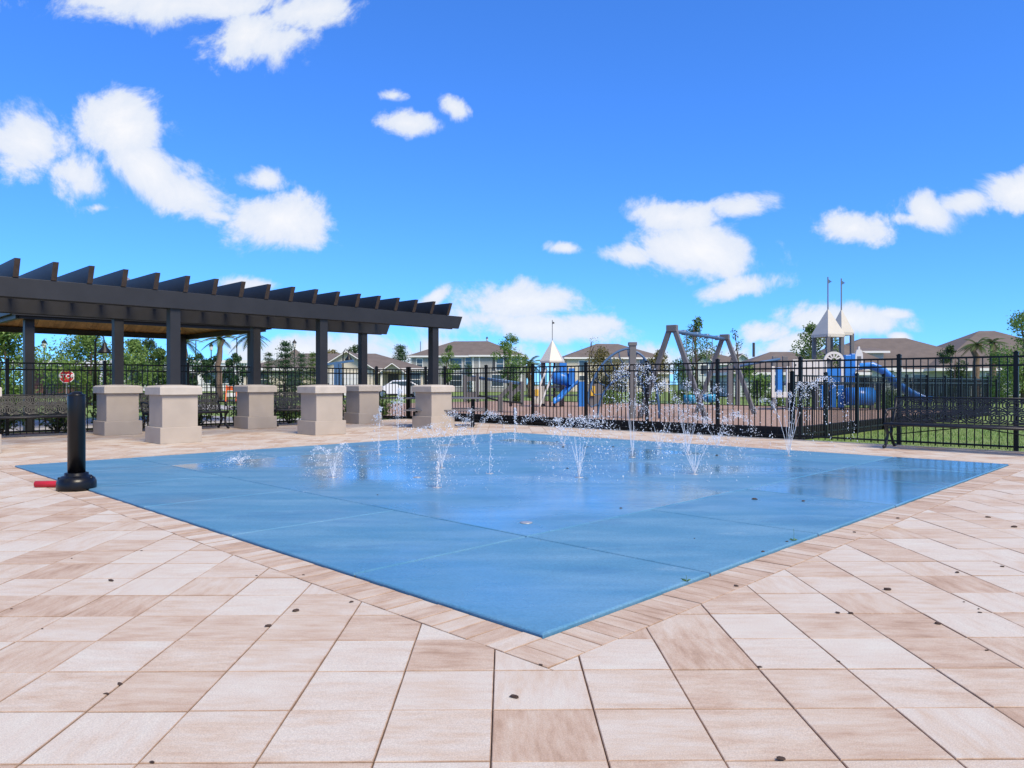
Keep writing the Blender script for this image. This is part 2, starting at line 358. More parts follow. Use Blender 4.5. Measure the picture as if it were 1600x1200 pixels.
# ------------------------------------------------------------------ ground sheets
def sheet(name, pts, z, mt, kind='structure'):
    m = MB(); m.add([(p[0], p[1], z) for p in pts], [tuple(range(len(pts)))]); return tag(m.build(name, mt), kind=kind)
g = MB(); G = 30; ext = 1400
for i in range(G+1):
    for j in range(G+1): g.v.append((-ext+2*ext*i/G, -200+1600*j/G, -.06))
for i in range(G):
    for j in range(G): a = i*(G+1)+j; g.f.append((a, a+G+1, a+G+2, a+1))
tag(g.build('lawn_ground', 'grass'), kind='structure')
def absheet(name, a0, a1, b0, b1, z, mt): return sheet(name, [W(a0, b0), W(a1, b0), W(a1, b1), W(a0, b1)], z, mt)
absheet('paving_bed', -10, 11.78, -10, 16.22, -.012, 'sand')
tag(MB().box(-10, 11.80, 16.22, 16.34, -.06, .012).build('kerb', 'concrete'), kind='structure').matrix_world = Matrix.Translation(N0) @ Matrix.Rotation(A, 4, 'Z')
tag(MB().box(11.78, 11.86, -10, 16.34, -.06, .010).build('kerb', 'concrete'), kind='structure').matrix_world = Matrix.Translation(N0) @ Matrix.Rotation(A, 4, 'Z')
absheet('planting_bed', -10, 11.7, 16.34, 18.0, -.035, 'bed_mulch')
absheet('dirt_strip', 11.86, 12.5, -10, 4.1, -.04, 'bed_mulch')
absheet('sidewalk', -40, 30, 19.0, 20.2, -.04, 'concrete')
absheet('gazebo_floor', 1.0, 9.0, 20.21, 24.6, -.036, 'concrete')
absheet('playground_mulch', 12.1, 31, 4.2, 30, .06, 'mulch')
absheet('road', -80, 60, 44, 51, -.045, 'asphalt')
absheet('driveway', 10, 15, 30.05, 44, -.042, 'concrete')
sheet('parking_lot', [(-75, 62), (-30, 62), (-34, 96), (-85, 96)], -.05, 'asphalt')

# ------------------------------------------------------------------ paving
pav = tag(MB().box(-.01, .01, -.01, .01, -.05, -.04).build('plaza_paving', 'sand'), kind='structure')
pav.location = (0, 2, 0)
GA = R(.65); gu = Vector((math.cos(GA), math.sin(GA), 0)); gv = Vector((-math.sin(GA), math.cos(GA), 0)); g0 = Vector((-.0615, 2.14, 0)); PS = .341
BW = .236
def clip(poly, n, c):     # keep n.p <= c
    out = []
    for i in range(len(poly)):
        p, q = poly[i], poly[(i+1) % len(poly)]; dp, dq = n.dot(p)-c, n.dot(q)-c
        if dp <= 0: out.append(p)
        if (dp < 0 < dq) or (dq < 0 < dp): out.append(p+(q-p)*(dp/(dp-dq)))
    return out
def area(poly): return abs(sum(poly[i].x*poly[(i+1) % len(poly)].y-poly[(i+1) % len(poly)].x*poly[i].y for i in range(len(poly))))/2
rp = random.Random(3)
def stone(mb, poly, tone, z=0, gap=.0021, bev=.0028, th=.03, rot=None, dz=None):
    """convex stone with a chamfered arris; appends tone + streak uv"""
    n = len(poly); c = sum(poly, Vector())/n
    def inset(d):
        out = []
        for i in range(n):
            p0, p1, p2 = poly[i-1], poly[i], poly[(i+1) % n]
            e1 = (p1-p0).normalized(); e2 = (p2-p1).normalized(); n1 = Vector((-e1.y, e1.x, 0)); n2 = Vector((-e2.y, e2.x, 0))
            k = 1+n1.dot(n2); out.append(p1+(n1+n2)*(d/max(k, .3)))
        return out
    lo = inset(gap); hi = inset(gap+bev); zt = z+(dz if dz is not None else rp.uniform(-.0018, .0018))
    base = len(mb.v)
    mb.v += [(p.x, p.y, z-th) for p in lo]+[(p.x, p.y, zt-bev*.7) for p in lo]+[(p.x, p.y, zt) for p in hi]
    fs = [tuple(base+2*n+i for i in range(n))]
    for i in range(n):
        j = (i+1) % n
        fs.append((base+i, base+j, base+n+j, base+n+i)); fs.append((base+n+i, base+n+j, base+2*n+j, base+2*n+i))
    mb.f += fs
    if mb.tone is None: mb.tone = []; mb.uv = []
    th_ = rot if rot is not None else (0 if rp.random() < .72 else math.pi/2); th_ += rp.uniform(-.05, .05)
    ox, oy = rp.uniform(0, 60), rp.uniform(0, 60)
    for fi, f in enumerate(fs):
        mb.tone.append(tone if fi == 0 else 1.25)
        for i in f:
            x, y = mb.v[i][0]-c.x, mb.v[i][1]-c.y
            mb.uv.append((ox+x*math.cos(th_)+y*math.sin(th_), oy-x*math.sin(th_)+y*math.cos(th_)))
cand = []
lo_, hi_ = -BW, S+BW
for i in range(-90, 90):
    for j in range(-40, 90):
        p = [g0+gu*(PS*(i+dx))+gv*(PS*(j+dy)) for dx, dy in ((0,0),(1,0),(1,1),(0,1))]
        c = (p[0]+p[2])/2
        a, b = toab(c)
        if not (-9.7 < a < 12.1 and -9.7 < b < 16.6) or c.y < -4: continue
        poly = clip(clip(p, U, N0.dot(U)+11.775), V, N0.dot(V)+16.215)
        if len(poly) < 3 or area(poly) < .003: continue
        ab = [toab(q) for q in poly]
        if all(lo_ <= q[0] <= hi_ and lo_ <= q[1] <= hi_ for q in ab): continue
        pieces = [poly]
        if any(lo_ < q[0] < hi_ and lo_ < q[1] < hi_ for q in ab) or (lo_ < a < hi_ and lo_ < b < hi_):
            pieces = []
            rest = poly
            for nrm, c0 in ((U, N0.dot(U)+lo_), (V, N0.dot(V)+lo_), (-U, -(N0.dot(U)+hi_)), (-V, -(N0.dot(V)+hi_))):
                if len(rest) < 3: break
                out = clip(rest, nrm, c0); rest = clip(rest, -nrm, -c0)
                if len(out) >= 3 and area(out) > .0015: pieces.append(out)
        for q in pieces: cand.append((c, q))
cand = [(c, q) for c, q in cand]
def vis(c):
    return c.y > 1.9 and abs(c.x/c.y) < .72
order = sorted(cand, key=lambda e: (-area(e[1])/e[0].y**3 if vis(e[0]) else 1))
far = MB()
def ptone(): return max(0, min(1, rp.gauss(.47, .34)))
for k, (c, q) in enumerate(order):
    if k < 290 and vis(c):
        m = MB(); stone(m, q, ptone()); o = m.build('paver', 'paver', pav); o.matrix_parent_inverse = pav.matrix_basis.inverted()
    else: stone(far, q, ptone())
o = far.build('paver_field', 'paver', pav); o['kind'] = 'stuff'; o.matrix_parent_inverse = pav.matrix_basis.inverted()

# soldier course round the pad
course = tag(MB().box(-.01, .01, -.01, .01, -.06, -.05).build('border_course', 'sand'), kind='structure')
farb = MB(); BL = .1165; nb = int(round((S+2*BW)/BL)); BL = (S+2*BW)/nb
for side in range(4):
    for k in range(nb if side in (0, 2) else int(round(S/BL))):
        if side in (0, 2):
            a0 = -BW+k*BL; b0 = -BW if side == 0 else S
            q = [W(a0, b0), W(a0+BL, b0), W(a0+BL, b0+BW), W(a0, b0+BW)]
        else:
            bl = S/int(round(S/BL)); b0 = k*bl; a0 = -BW if side == 1 else S
            q = [W(a0, b0), W(a0+BW, b0), W(a0+BW, b0+bl), W(a0, b0+bl)]
        tn = max(0, min(1, rp.gauss(.85, .45))); rt = (A if side in (1, 3) else A+math.pi/2)
        if side in (0, 1):
            m = MB(); stone(m, q, tn, rot=rt); m.build('brick', 'paver', course)
        else: stone(farb, q, tn, rot=rt)
farb.build('brick_row', 'paver', course)['kind'] = 'stuff'

# ------------------------------------------------------------------ splash pad slabs
pad = tag(MB().box(.01, S-.01, .01, S-.01, -.05, .004).build('splash_pad', 'sand'), kind='structure')
pad.matrix_world = Matrix.Translation(N0) @ Matrix.Rotation(A, 4, 'Z')
INS = 1.45; cuts = [0, INS, INS+1.55, INS+3.28, INS+5.0, S-INS, S]
def slab(a0, a1, b0, b1, sub=1):
    m = MB(); z = .016; e = .009; gp = .0085
    A0, A1, B0, B1 = a0+gp, a1-gp, b0+gp, b1-gp
    rings = [(0, -.03), (0, z-e), (.003, z-.003), (e, z)]
    n = max(1, int(sub))
    for (d, zz) in rings:
        m.v += [(A0+d, B0+d, zz), (A1-d, B0+d, zz), (A1-d, B1-d, zz), (A0+d, B1-d, zz)]
    for r in range(3):
        for i in range(4): j = (i+1) % 4; m.f.append((r*4+i, r*4+j, r*4+4+j, r*4+4+i))
    m.f.append((12, 13, 14, 15))
    o = m.build('slab', 'pad_blue', pad)
    wet = o.data.attributes.new('wet', 'FLOAT', 'POINT')
    inner = (a0 >= INS-.01 and b0 >= INS-.01 and a1 <= S-INS+.01 and b1 <= S-INS+.01)
    wet.data.foreach_set('value', [1.1 if inner else (1.45 if (b0 < .1 and a0 > 4.4) else .3)]*len(m.v))
    return o
for i in range(6):
    slab(cuts[i], cuts[i+1], 0, INS); slab(cuts[i], cuts[i+1], S-INS, S)
    if 0 < i < 5: slab(0, INS, cuts[i], cuts[i+1]); slab(S-INS, S, cuts[i], cuts[i+1])
slab(INS, S-INS, INS, S-INS)

# ------------------------------------------------------------------ pergola
PA = [3.12+3.18*k for k in (-1, 0, 1, 2)]; PB = [12.2, 15.3]
perg = thing('pergola', 'charcoal timber pergola with slanted rafters on eight stucco piers', 'pergola', W(0, 0), A)
def pier(a, b):
    m = MB(); prof = [(.38, 0), (.38, .30), (.325, .302), (.325, .90)]
    p = MB().box(a-.38, a+.38, b-.38, b+.38, 0, .30).build('pier_base', 'stucco', perg); bevel(p, .008)
    p = MB().box(a-.325, a+.325, b-.325, b+.325, .298, .905).build('pier_shaft', 'stucco', perg); bevel(p, .006)
    c = MB(); h = .385
    c.add([(a-h, b-h, .90), (a+h, b-h, .90), (a+h, b+h, .90), (a-h, b+h, .90), (a-h, b-h, 1.04), (a+h, b-h, 1.04), (a+h, b+h, 1.04), (a-h, b+h, 1.04),
           (a-.34, b-.34, 1.065), (a+.34, b-.34, 1.065), (a+.34, b+.34, 1.065), (a-.34, b+.34, 1.065), (a-.1, b-.1, 1.085), (a+.1, b-.1, 1.085), (a+.1, b+.1, 1.085), (a-.1, b+.1, 1.085)],
          [(3,2,1,0)]+[(k*4+i, k*4+(i+1) % 4, k*4+4+(i+1) % 4, k*4+4+i) for k in range(3) for i in range(4)]+[(12,13,14,15)])
    bevel(c.build('pier_cap', 'stucco_cap', perg), .006)
    bevel(MB().box(a-.095, a+.095, b-.095, b+.095, 1.07, 2.80).build('post', 'charcoal', perg), .006)
for a in PA:
    for b in PB: pier(a, b)
def slant_beam(a0, a1, b0, b1, z0, z1, cut, name):
    poly = [(a0+cut, z0), (a1-cut, z0), (a1, z1), (a0, z1)]
    M = Matrix(((1,0,0,0),(0,0,1,0),(0,1,0,0),(0,0,0,1)))
    m = MB(); n = 4
    vs = [(x, b0, z) for x, z in poly]+[(x, b1, z) for x, z in poly]
    m.add(vs, [(0,1,2,3), (7,6,5,4), (0,4,5,1), (1,5,6,2), (2,6,7,3), (3,7,4,0)])
    return bevel(m.build(name, 'charcoal', perg), .005)
for b in PB:
    for s_ in (-1, 1):
        slant_beam(PA[0]-.85, PA[-1]+.85, b+s_*.125-.022, b+s_*.125+.022, 2.52, 2.84, .13, 'beam')
k = 0
aa = 3.12+.16-.545*7
rm = None
while aa < PA[-1]+.62:
    b0, b1 = PB[0]-.16, PB[1]+.42
    m = MB(); hw = .042; cut = .13
    poly = [(b0, 2.845), (b1-cut, 2.845), (b1, 3.14), (b0-cut, 3.14)]
    vs = [(aa-hw, y, z) for y, z in poly]+[(aa+hw, y, z) for y, z in poly]
    m.add(vs, [(3,2,1,0), (4,5,6,7), (0,1,5,4), (1,2,6,5), (2,3,7,6), (3,0,4,7)])
    o = m.build('rafter', 'charcoal', perg); o.data.materials.append(MATS['rafter_end']); o.data.polygons[5].material_index = 1; o.data.polygons[3].material_index = 1
    aa += .545

# ------------------------------------------------------------------ benches
def strap(mb, P, pts, wd, th):
    """closed loop or line of flat bars lying on surface P(s,t)->(point, normal)"""
    for (s0, t0), (s1, t1) in zip(pts[:-1], pts[1:]):
        p, n = P(s0, t0); q, n2 = P(s1, t1)
        d = q-p
        if d.length < 1e-5: continue
        mb.bar(p-d.normalized()*wd*.3, q+d.normalized()*wd*.3, wd, th, up=n)
def make_bench(Lb=1.86, NC=6):
    root = thing('bench', 'x', 'bench')
    prof = [(-.27, .405), (-.25, .435), (-.20, .44), (.0, .425), (.13, .425), (.20, .47), (.25, .60), (.30, .74), (.345, .865)]
    cum = [0]
    for p, q in zip(prof[:-1], prof[1:]): cum.append(cum[-1]+math.hypot(q[0]-p[0], q[1]-p[1]))
    T = cum[-1]
    def P(s, t):
        t = max(0, min(T-1e-6, t)); i = 0
        while cum[i+1] < t: i += 1
        f = (t-cum[i])/(cum[i+1]-cum[i]); y = prof[i][0]+(prof[i+1][0]-prof[i][0])*f; z = prof[i][1]+(prof[i+1][1]-prof[i][1])*f
        dy, dz = prof[i+1][0]-prof[i][0], prof[i+1][1]-prof[i][1]
        return Vector((s-Lb/2, y, z)), Vector((0, -dz, dy)).normalized()
    def panel(t0, t1, rows, name):
        mb = MB(); cw = Lb/NC; ch = (t1-t0)/rows; wd = .022; th = .005
        for r in range(rows+1):
            for c in range(-1, NC+1):
                cs = (c+.5)*cw+(0 if r % 2 == 0 else cw/2); ct = t0+(r+.5)*ch - ch/2*0
                if r == rows: continue
                for kf in (1.0, .74, .48, .22):
                    hx, hy = cw/2*kf, ch/2*kf
                    pts = [(-hx, -hy*.42), (-hx*.42, -hy), (hx*.42, -hy), (hx, -hy*.42), (hx, hy*.42), (hx*.42, hy), (-hx*.42, hy), (-hx, hy*.42), (-hx, -hy*.42)]
                    seg = [(cs+x, ct+y) for x, y in pts]
                    for a_, b_ in zip(seg[:-1], seg[1:]):
                        if min(a_[0], b_[0]) < -.001 or max(a_[0], b_[0]) > Lb+.001: continue
                        strap(mb, P, [a_, b_], wd, th)
                for (x0, y0, x1, y1) in ((-cw/2, -ch/2, -cw*.08, -ch*.08), (cw/2, ch/2, cw*.08, ch*.08), (-cw/2, ch/2, -cw*.08, ch*.08), (cw/2, -ch/2, cw*.08, -ch*.08)):
                    if 0 <= cs+x0 <= Lb and 0 <= cs+x1 <= Lb: strap(mb, P, [(cs+x0, ct+y0), (cs+x1, ct+y1)], .018, th)
        for tt in (t0, t1): strap(mb, P, [(0, tt), (Lb, tt)], .02, .008)
        for ss in (.006, Lb-.006):
            n = 6
            strap(mb, P, [(ss, t0+(t1-t0)*i/n) for i in range(n+1)], .025, .008)
        return mb.build(name, 'bench_metal', root)
    panel(.03, cum[4]+.02, 3, 'seat_panel'); panel(cum[5]-.02, T, 2, 'back_panel')
    MB().tube([(-Lb/2, -.265, .413), (Lb/2, -.265, .413)], .024, 10).build('seat_rail', 'bench_metal', root, True)
    MB().tube([(-Lb/2, .348, .868), (Lb/2, .348, .868)], .014, 8).build('top_rail', 'bench_metal', root, True)
    MB().tube([(-Lb/2+.03, .18, .22), (0, .12, .40), (Lb/2-.03, .18, .22)], .010, 6).build('brace', 'bench_metal', root, True)
    for sx in (-1, 1):
        x = sx*(Lb/2-.02); lg = MB()
        lg.tube([(x, -.24, .40), (x, -.16, .33), (x, -.13, .22), (x, -.20, .10), (x, -.27, .035), (x, -.325, .03), (x, -.33, .06)], [.028, .026, .024, .024, .027, .026, .016], 8)
        lg.tube([(x, .15, .42), (x, .07, .32), (x, .05, .22), (x, .14, .10), (x, .22, .03), (x, .275, .03), (x, .28, .06)], [.028, .026, .024, .024, .027, .026, .016], 8)
        lg.tube([(x, -.14, .24), (x, -.04, .27), (x, .055, .24)], .016, 6)
        lg.tube([(x, -.22, .40), (x, .16, .41)], .024, 8)
        lg.build('leg', 'bench_metal', root, True)
        bk = MB(); bk.tube([(x, .15, .42), (x, .23, .54), (x, .28, .68), (x, .35, .87)], [.022, .02, .018, .014], 8); bk.build('back_support', 'bench_metal', root, True)
        ar = MB(); ar.tube([(x, .27, .67), (x, .15, .675), (x, .0, .665), (x, -.14, .655), (x, -.215, .635), (x, -.225, .59), (x, -.17, .565), (x, -.15, .60)], [.018, .02, .021, .021, .02, .017, .014, .012], 8)
        ar.tube([(x, -.2, .63), (x, -.255, .54), (x, -.25, .45), (x, -.23, .40)], [.014, .016, .016, .02], 8)
        ar.build('armrest', 'bench_metal', root, True)
    return root
bench = make_bench()
def midA(i): return (PA[i]+PA[i+1])/2
spots = [(W(midA(0), 15.75), A, 'black lattice metal bench behind the black bollard at the left edge'),
         (W(midA(1)+.05, 15.75), A, 'black lattice metal bench half hidden by the nearest pergola pier'),
         (W(midA(2), 15.75), A, 'black lattice metal bench between the two rearmost right-hand piers'),
         (W(11.33, .88), A-math.pi/2, 'large black lattice bench by the fence at the right edge')]
for i, (p, rz, lb) in enumerate(spots):
    o = bench if i == 0 else (copy_tree(bench) if i < 3 else make_bench(2.44, 7))
    o.location = p; o.rotation_euler = (0, 0, rz); tag(o, lb, 'bench', 'benches round the splash pad')

# ------------------------------------------------------------------ fences
def fence(name, label, p0, p1, posts, H, npk, group=None, pk=.016, post=.066, rails=(.0, -.14), zb=0.0, bottom=.08):
    """posts: distances along p0->p1 of the posts"""
    p0, p1 = Vector(p0), Vector(p1); d = (p1-p0); L = d.length; rz = math.atan2(d.y, d.x)
    r = thing(name, label, 'fence', (p0.x, p0.y, zb), rz, group)
    pm = MB().box(-post/2, post/2, -post/2, post/2, -.05, H+.06); pm.box(-post/2-.006, post/2+.006, -post/2-.006, post/2+.006, H+.06, H+.075); pm.box(-post/2+.012, post/2-.012, -post/2+.012, post/2-.012, H+.075, H+.09)
    po = None; pko = None
    for s_ in posts:
        if po is None: po = pm.build('post', 'black_metal', r); q = po
        else: q = po.copy(); COL.objects.link(q); q.parent = r
        q.location = (s_, 0, 0)
    for a_, b_ in zip(posts[:-1], posts[1:]):
        for z in (H, H+rails[1], bottom):
            MB().box(a_+post/2, b_-post/2, -.016, .016, z-.018, z+.014).build('rail', 'black_metal', r)
        n = npk if npk else max(2, int(round((b_-a_)/.119))-1)
        for i in range(1, n+1):
            x = a_+(b_-a_)*i/(n+1)
            if pko is None: pko = MB().box(-pk/2, pk/2, -pk/2, pk/2, .03, H-.001).build('picket', 'black_metal', r); q = pko
            else: q = pko.copy(); COL.objects.link(q); q.parent = r
            q.location = (x, 0, 0)
    return r
bs = [16.3, 15.5]+[14.6-1.785*i for i in range(8)]+[.35, -1.45, -3.25]
fence('fence', 'tall black picket fence between the wet pad and the playground', W(FA, FB), W(FA, bs[-1]), [FB-b for b in bs], 1.55, None)
la = [11.86, 10.72-.03]+[10.69-1.88*i for i in range(1, 9)]
fence('fence', 'tall black picket fence behind the pergola benches', W(11.86, FB), W(la[-1], FB), [11.86-a for a in la], 1.55, None)
sa = [13.7+1.86*i for i in range(9)]
fence('fence', 'lower black picket fence along the lawn side of the playground', W(12.0, 4.1), W(sa[-1], 4.1), [.0]+[a-12.0 for a in sa], 1.27, None, post=.07)
fence('fence', 'far low black picket fence behind the castle playset', W(30.5, 4.2), W(30.5, 4.2+2.4*10), [2.4*i for i in range(11)], 1.2, 12, pk=.02)
fence('fence', 'distant black picket fence in front of the right-hand house', (20.5, 52, 0), (40, 47, 0), [2.4*i for i in range(9)], 1.55, 20, pk=.05)
fence('fence', 'low black picket fence on the lawn beyond the stop sign side', (-27, 33, 0), (-10, 40, 0), [2.3*i for i in range(9)], 1.05, 16, pk=.022)
# black border boards of the playground
bd = thing('playground_border', 'black plastic border boards along the playground mulch', 'border', W(FA+.16, 16.3), A-math.pi/2)
for i in range(7): bevel(MB().box(i*1.75+.01, i*1.75+1.74, -.04, .06, -.06, .235).build('board', 'dark_rubber', bd), .012)
bd2 = thing('playground_border', 'black plastic border boards along the lawn side fence', 'border', W(12.3, 4.22), A)
for i in range(9): bevel(MB().box(i*1.86+.01, i*1.86+1.85, -.02, .08, -.06, .22).build('board', 'dark_rubber', bd2), .012)

# ------------------------------------------------------------------ activator bollard with foam noodle
P = Vector((-4.54, 7.66, 0))
bo = thing('activator_bollard', 'black round bollard on a bell-shaped base at the pad edge', 'bollard', P, R(20))
MB().lathe([(.182, 0), (.186, .03), (.184, .085), (.172, .115), (.14, .143), (.112, .152), (.112, .176), (.094, .18)], 40).build('base', 'black_satin', bo, True)
MB().lathe([(.083, .17), (.083, .975), (.08, .985)], 36).build('post', 'black_satin', bo, True)
MB().lathe([(.083, .975), (.086, .98), (.084, .992), (.055, .998), (.052, 1.012), (.03, 1.02), (.005, 1.022)], 32).build('cap', 'black_satin', bo, True)
for a_ in (200, 340, 80):
    c = Vector((math.cos(R(a_))*.150, math.sin(R(a_))*.150))
    MB().lathe([(.022, .09), (.022, .128), (.016, .138)], 14, (c.x, c.y)).build('bolt_boss', 'black_satin', bo, True)
nd = MB(); nd.tube([(-5.06, 7.80, .036), (-4.72, 7.83, .036), (-4.49, 7.84, .036)], .034, 16)
tag(nd.build('foam_tube', 'red_foam', None, True), 'red foam tube lying on the paving behind the bollard base', 'foam tube')

# ------------------------------------------------------------------ picnic table
pt = thing('picnic_table', 'dark metal picnic table behind the rightmost pergola pier', 'table', (-1.72, 19.1, 0), R(2))
for i in range(5): MB().box(-1.02, 1.02, -.37+i*.15, -.23+i*.15, .715, .745).build('table_slat', 'grey_plastic', pt)
for sy in (-1, 1):
    for k in range(2): MB().box(-1.02, 1.02, sy*.66-.13+k*.135, sy*.66-.005+k*.135, .43, .455).build('seat_slat', 'grey_plastic', pt)
for sx in (-1, 1):
    m = MB(); m.bar((sx*.7, 0, .715), (sx*.7, 0, .02), .1, .1); m.bar((sx*.7, -.68, .41), (sx*.7, .68, .41), .05, .05); m.bar((sx*.7, -.4, .02), (sx*.7, .4, .02), .07, .04)
    m.build('leg', 'black_metal', pt)

# ------------------------------------------------------------------ bark chips, weeds
chips = [(173,908,1.3),(462,955,1.3),(420,979,1.2),(549,941,.8),(187,1070,.9),(166,1085,.7),(401,900,.6),(474,899,.6),(221,861,.5),(112,873,.5),(238,1192,.6),(66,983,.4),(18,952,.5),
 (804,1090,1.2),(845,1040,.7),(1496,895,1.0),(1566,886,.9),(1387,922,1.5),(1329,959,1.0),(1309,958,.8),(1465,975,1.1),(1150,916,1.0),(1192,866,1.0),(1506,941,.5),(1529,952,.5),(1531,958,.7),
 (1187,1043,.7),(1310,1034,.5),(1220,1187,1.0),(1542,1017,.6),(1179,783,1.8),(1255,786,1.4),(1544,809,1.5),(1585,824,1.8),(1403,810,1.0),(880,700,1.8),(958,700,1.6),(887,734,1.5),(870,692,1.4),
 (590,776,.7),(970,797,1.0),(1120,714,1.5),(1085,845,.5),(1335,832,.9),(1230,850,.8),(1060,655,1.0)]
rc = random.Random(11); CH = []
for i, (x, y, s_) in enumerate(chips):
    if y < 690: continue
    Y = 1262.8/(y-600); X = (x-800)/1148*Y; a, b = toab((X, Y)); z = .016 if (0 < a < S and 0 < b < S) else .001
    m = MB(); n = 7; L_ = .0145*s_; 
    for (f, zz) in ((.8, 0), (1, .35), (.75, .85), (.3, 1.0)):
        for k in range(n):
            an = 2*math.pi*k/n; rr = f*(1+rc.uniform(-.3, .3)); m.v.append((rr*L_*math.cos(an), rr*L_*.55*math.sin(an), zz*L_*.5*(1+rc.uniform(-.15, .15))))
    for r_ in range(3):
        for k in range(n): m.f.append((r_*n+k, r_*n+(k+1) % n, r_*n+n+(k+1) % n, r_*n+n+k))
    m.f.append(tuple(3*n+k for k in range(n))); m.f.append(tuple(reversed(range(n))))
    o = m.build('bark_chip', 'bark'); o.location = (X, Y, z); o.rotation_euler = (0, 0, rc.uniform(-.7, .7))
    CH.append((('pad' if z > .01 else ('left' if X < 0 else 'right')), Y, o))
ORD = ['nearest', 'second nearest', 'third nearest', 'fourth nearest', 'fifth nearest', 'sixth nearest', 'seventh nearest', 'eighth nearest', 'ninth nearest', 'tenth nearest'] + ['%sth nearest' % n for n in ('eleven', 'twelf', 'thirteen', 'fourteen', 'fifteen', 'sixteen', 'seventeen', 'eighteen', 'nineteen')] + ['farthest']
for zone, ph_ in (('pad', 'dark bark chip lying on the wet blue pad'), ('left', 'dark bark chip on the pavers left of the pad tip'), ('right', 'dark bark chip on the pavers right of the pad tip')):
    for k, (_, _, o) in enumerate(sorted([c for c in CH if c[0] == zone], key=lambda c: c[1])): tag(o, ORD[min(k, 19)]+' '+ph_, 'bark chip', 'bark chips '+zone)
for (x, y, h, lb) in ((1072, 912, .035, 'small green weed in the joint at the near right pad edge'), (1240, 848, .085, 'thin taller weed stalk at the right pad edge')):
    Y = 1262.8/(y-600); X = (x-800)/1148*Y; m = MB()
    for k in range(16):
        an = rc.uniform(0, 6.28); l = rc.uniform(.4, 1)*.035; m.add([(0, 0, 0), (l*.5*math.cos(an)-.004*math.sin(an), l*.5*math.sin(an)+.004*math.cos(an), l*.5), (l*1.1*math.cos(an), l*1.1*math.sin(an), l*.45)], [(0, 1, 2)])
    m.tube([(0, 0, 0), (.003, 0, h*.6), (0, .002, h)], .0012, 4)
    o = m.build('weed', 'weed'); o.location = (X, Y, .012); tag(o, lb, 'weed')

# ------------------------------------------------------------------ water jets
rw = random.Random(21)
ICO = []
ph = (1+5**.5)/2
for a_, b_ in ((-1, ph), (1, ph), (-1, -ph), (1, -ph)):
    ICO += [(a_, b_, 0)]
for a_, b_ in ((-1, ph), (1, ph), (-1, -ph), (1, -ph)): ICO += [(0, a_, b_)]
for a_, b_ in ((-1, ph), (1, ph), (-1, -ph), (1, -ph)): ICO += [(b_, 0, a_)]
ICO = [Vector(v).normalized() for v in [(-1,ph,0),(1,ph,0),(-1,-ph,0),(1,-ph,0),(0,-1,ph),(0,1,ph),(0,-1,-ph),(0,1,-ph),(ph,0,-1),(ph,0,1),(-ph,0,-1),(-ph,0,1)]]
IF = [(0,11,5),(0,5,1),(0,1,7),(0,7,10),(0,10,11),(1,5,9),(5,11,4),(11,10,2),(10,7,6),(7,1,8),(3,9,4),(3,4,2),(3,2,6),(3,6,8),(3,8,9),(4,9,5),(2,4,11),(6,2,10),(8,6,7),(9,8,1)]
def drop(mb, p, r, d, st):
    d = d.normalized() if d.length > 1e-4 else Vector((0,0,1)); q = Vector((0,0,1)).rotation_difference(d)
    base = len(mb.v)
    for v in ICO:
        l = Vector((v.x*r, v.y*r, v.z*r*st)); mb.v.append(tuple(p+q @ l))
    mb.f += [tuple(i+base for i in f) for f in IF]
def jet(px_, py_, label, streams, n=60, rs=(.005, .012), rope=.5):
    Y = 1262.8/(py_-600); X = (px_-800)/1148*Y
    root = thing('water_jet', label, 'fountain', (X, Y, .016), 0, 'ground jets of the splash pad')
    MB().lathe([(.05, -.004), (.05, .002), (.035, .004), (.012, .004)], 16).build('nozzle', 'nozzle', root, True)
    mb = MB()
    for (ax, ay, h, nn, jit) in streams:      # ax, ay: horizontal reach at landing; h: apex height
        vz = math.sqrt(2*9.8*h); T_ = 2*vz/9.8; vx, vy = ax/T_, ay/T_
        pts = []; m_ = 14
        tr = T_*.5*rope*rw.uniform(.3, 1)
        for i in range(m_+1):
            t = tr*i/m_; pts.append((vx*t+rw.gauss(0, .003), vy*t+rw.gauss(0, .003), vz*t-4.9*t*t))
        mb.tube(pts, [.0038*(1-.6*i/m_)*(1+rw.uniform(-.35, .35)) for i in range(m_+1)], 6)
        for i in range(int(nn*2.2)):
            t = T_*rw.uniform(.12, 1)**.8
            if rw.random() < .35: t = T_*rw.gauss(.5, .12)
            t = max(.02, min(T_, t)); sp = jit*(t/T_)
            p = Vector((vx*t+rw.gauss(0, sp), vy*t+rw.gauss(0, sp), max(.01, vz*t-4.9*t*t+rw.gauss(0, sp*.8))))
            vel = Vector((vx, vy, vz-9.8*t)); r = rw.uniform(*rs)*(.35+.6*rw.random()**2)
            drop(mb, p, r, vel, 1+min(1.6, vel.length*.25)*rw.random())
    # splash crown where it lands
    for i in range(int(n*3.2)):
        an = rw.uniform(0, 6.28); rr = abs(rw.gauss(0, .30)); drop(mb, Vector((rr*math.cos(an), rr*math.sin(an), abs(rw.gauss(0, .13))+.004)), rw.uniform(.0015, .005), Vector((0,0,1)), 1)
    mb.build('spray', 'water', root, True)['kind'] = 'stuff'
def fan(k, reach, h, nn, jit, a0=0, sp=6.28):
    return [(reach*math.cos(a0+sp*i/k)*rw.uniform(.8, 1.2), reach*math.sin(a0+sp*i/k)*rw.uniform(.8, 1.2), h*rw.uniform(.85, 1.1), nn, jit) for i in range(k)]
jet(683, 764, 'short thick water jet nearest the left foreground joint', [(.02, 0, .26, 60, .01), (0, .02, .2, 50, .012)], 50)
jet(690, 733, 'cone of water left of centre in front of the right pier', fan(12, .62, .52, 40, .03), 60, (.004, .009))
jet(765, 742, 'thin upright water jet beside the left water cone', [(.03, 0, .5, 70, .012)], 30, (.004, .009))
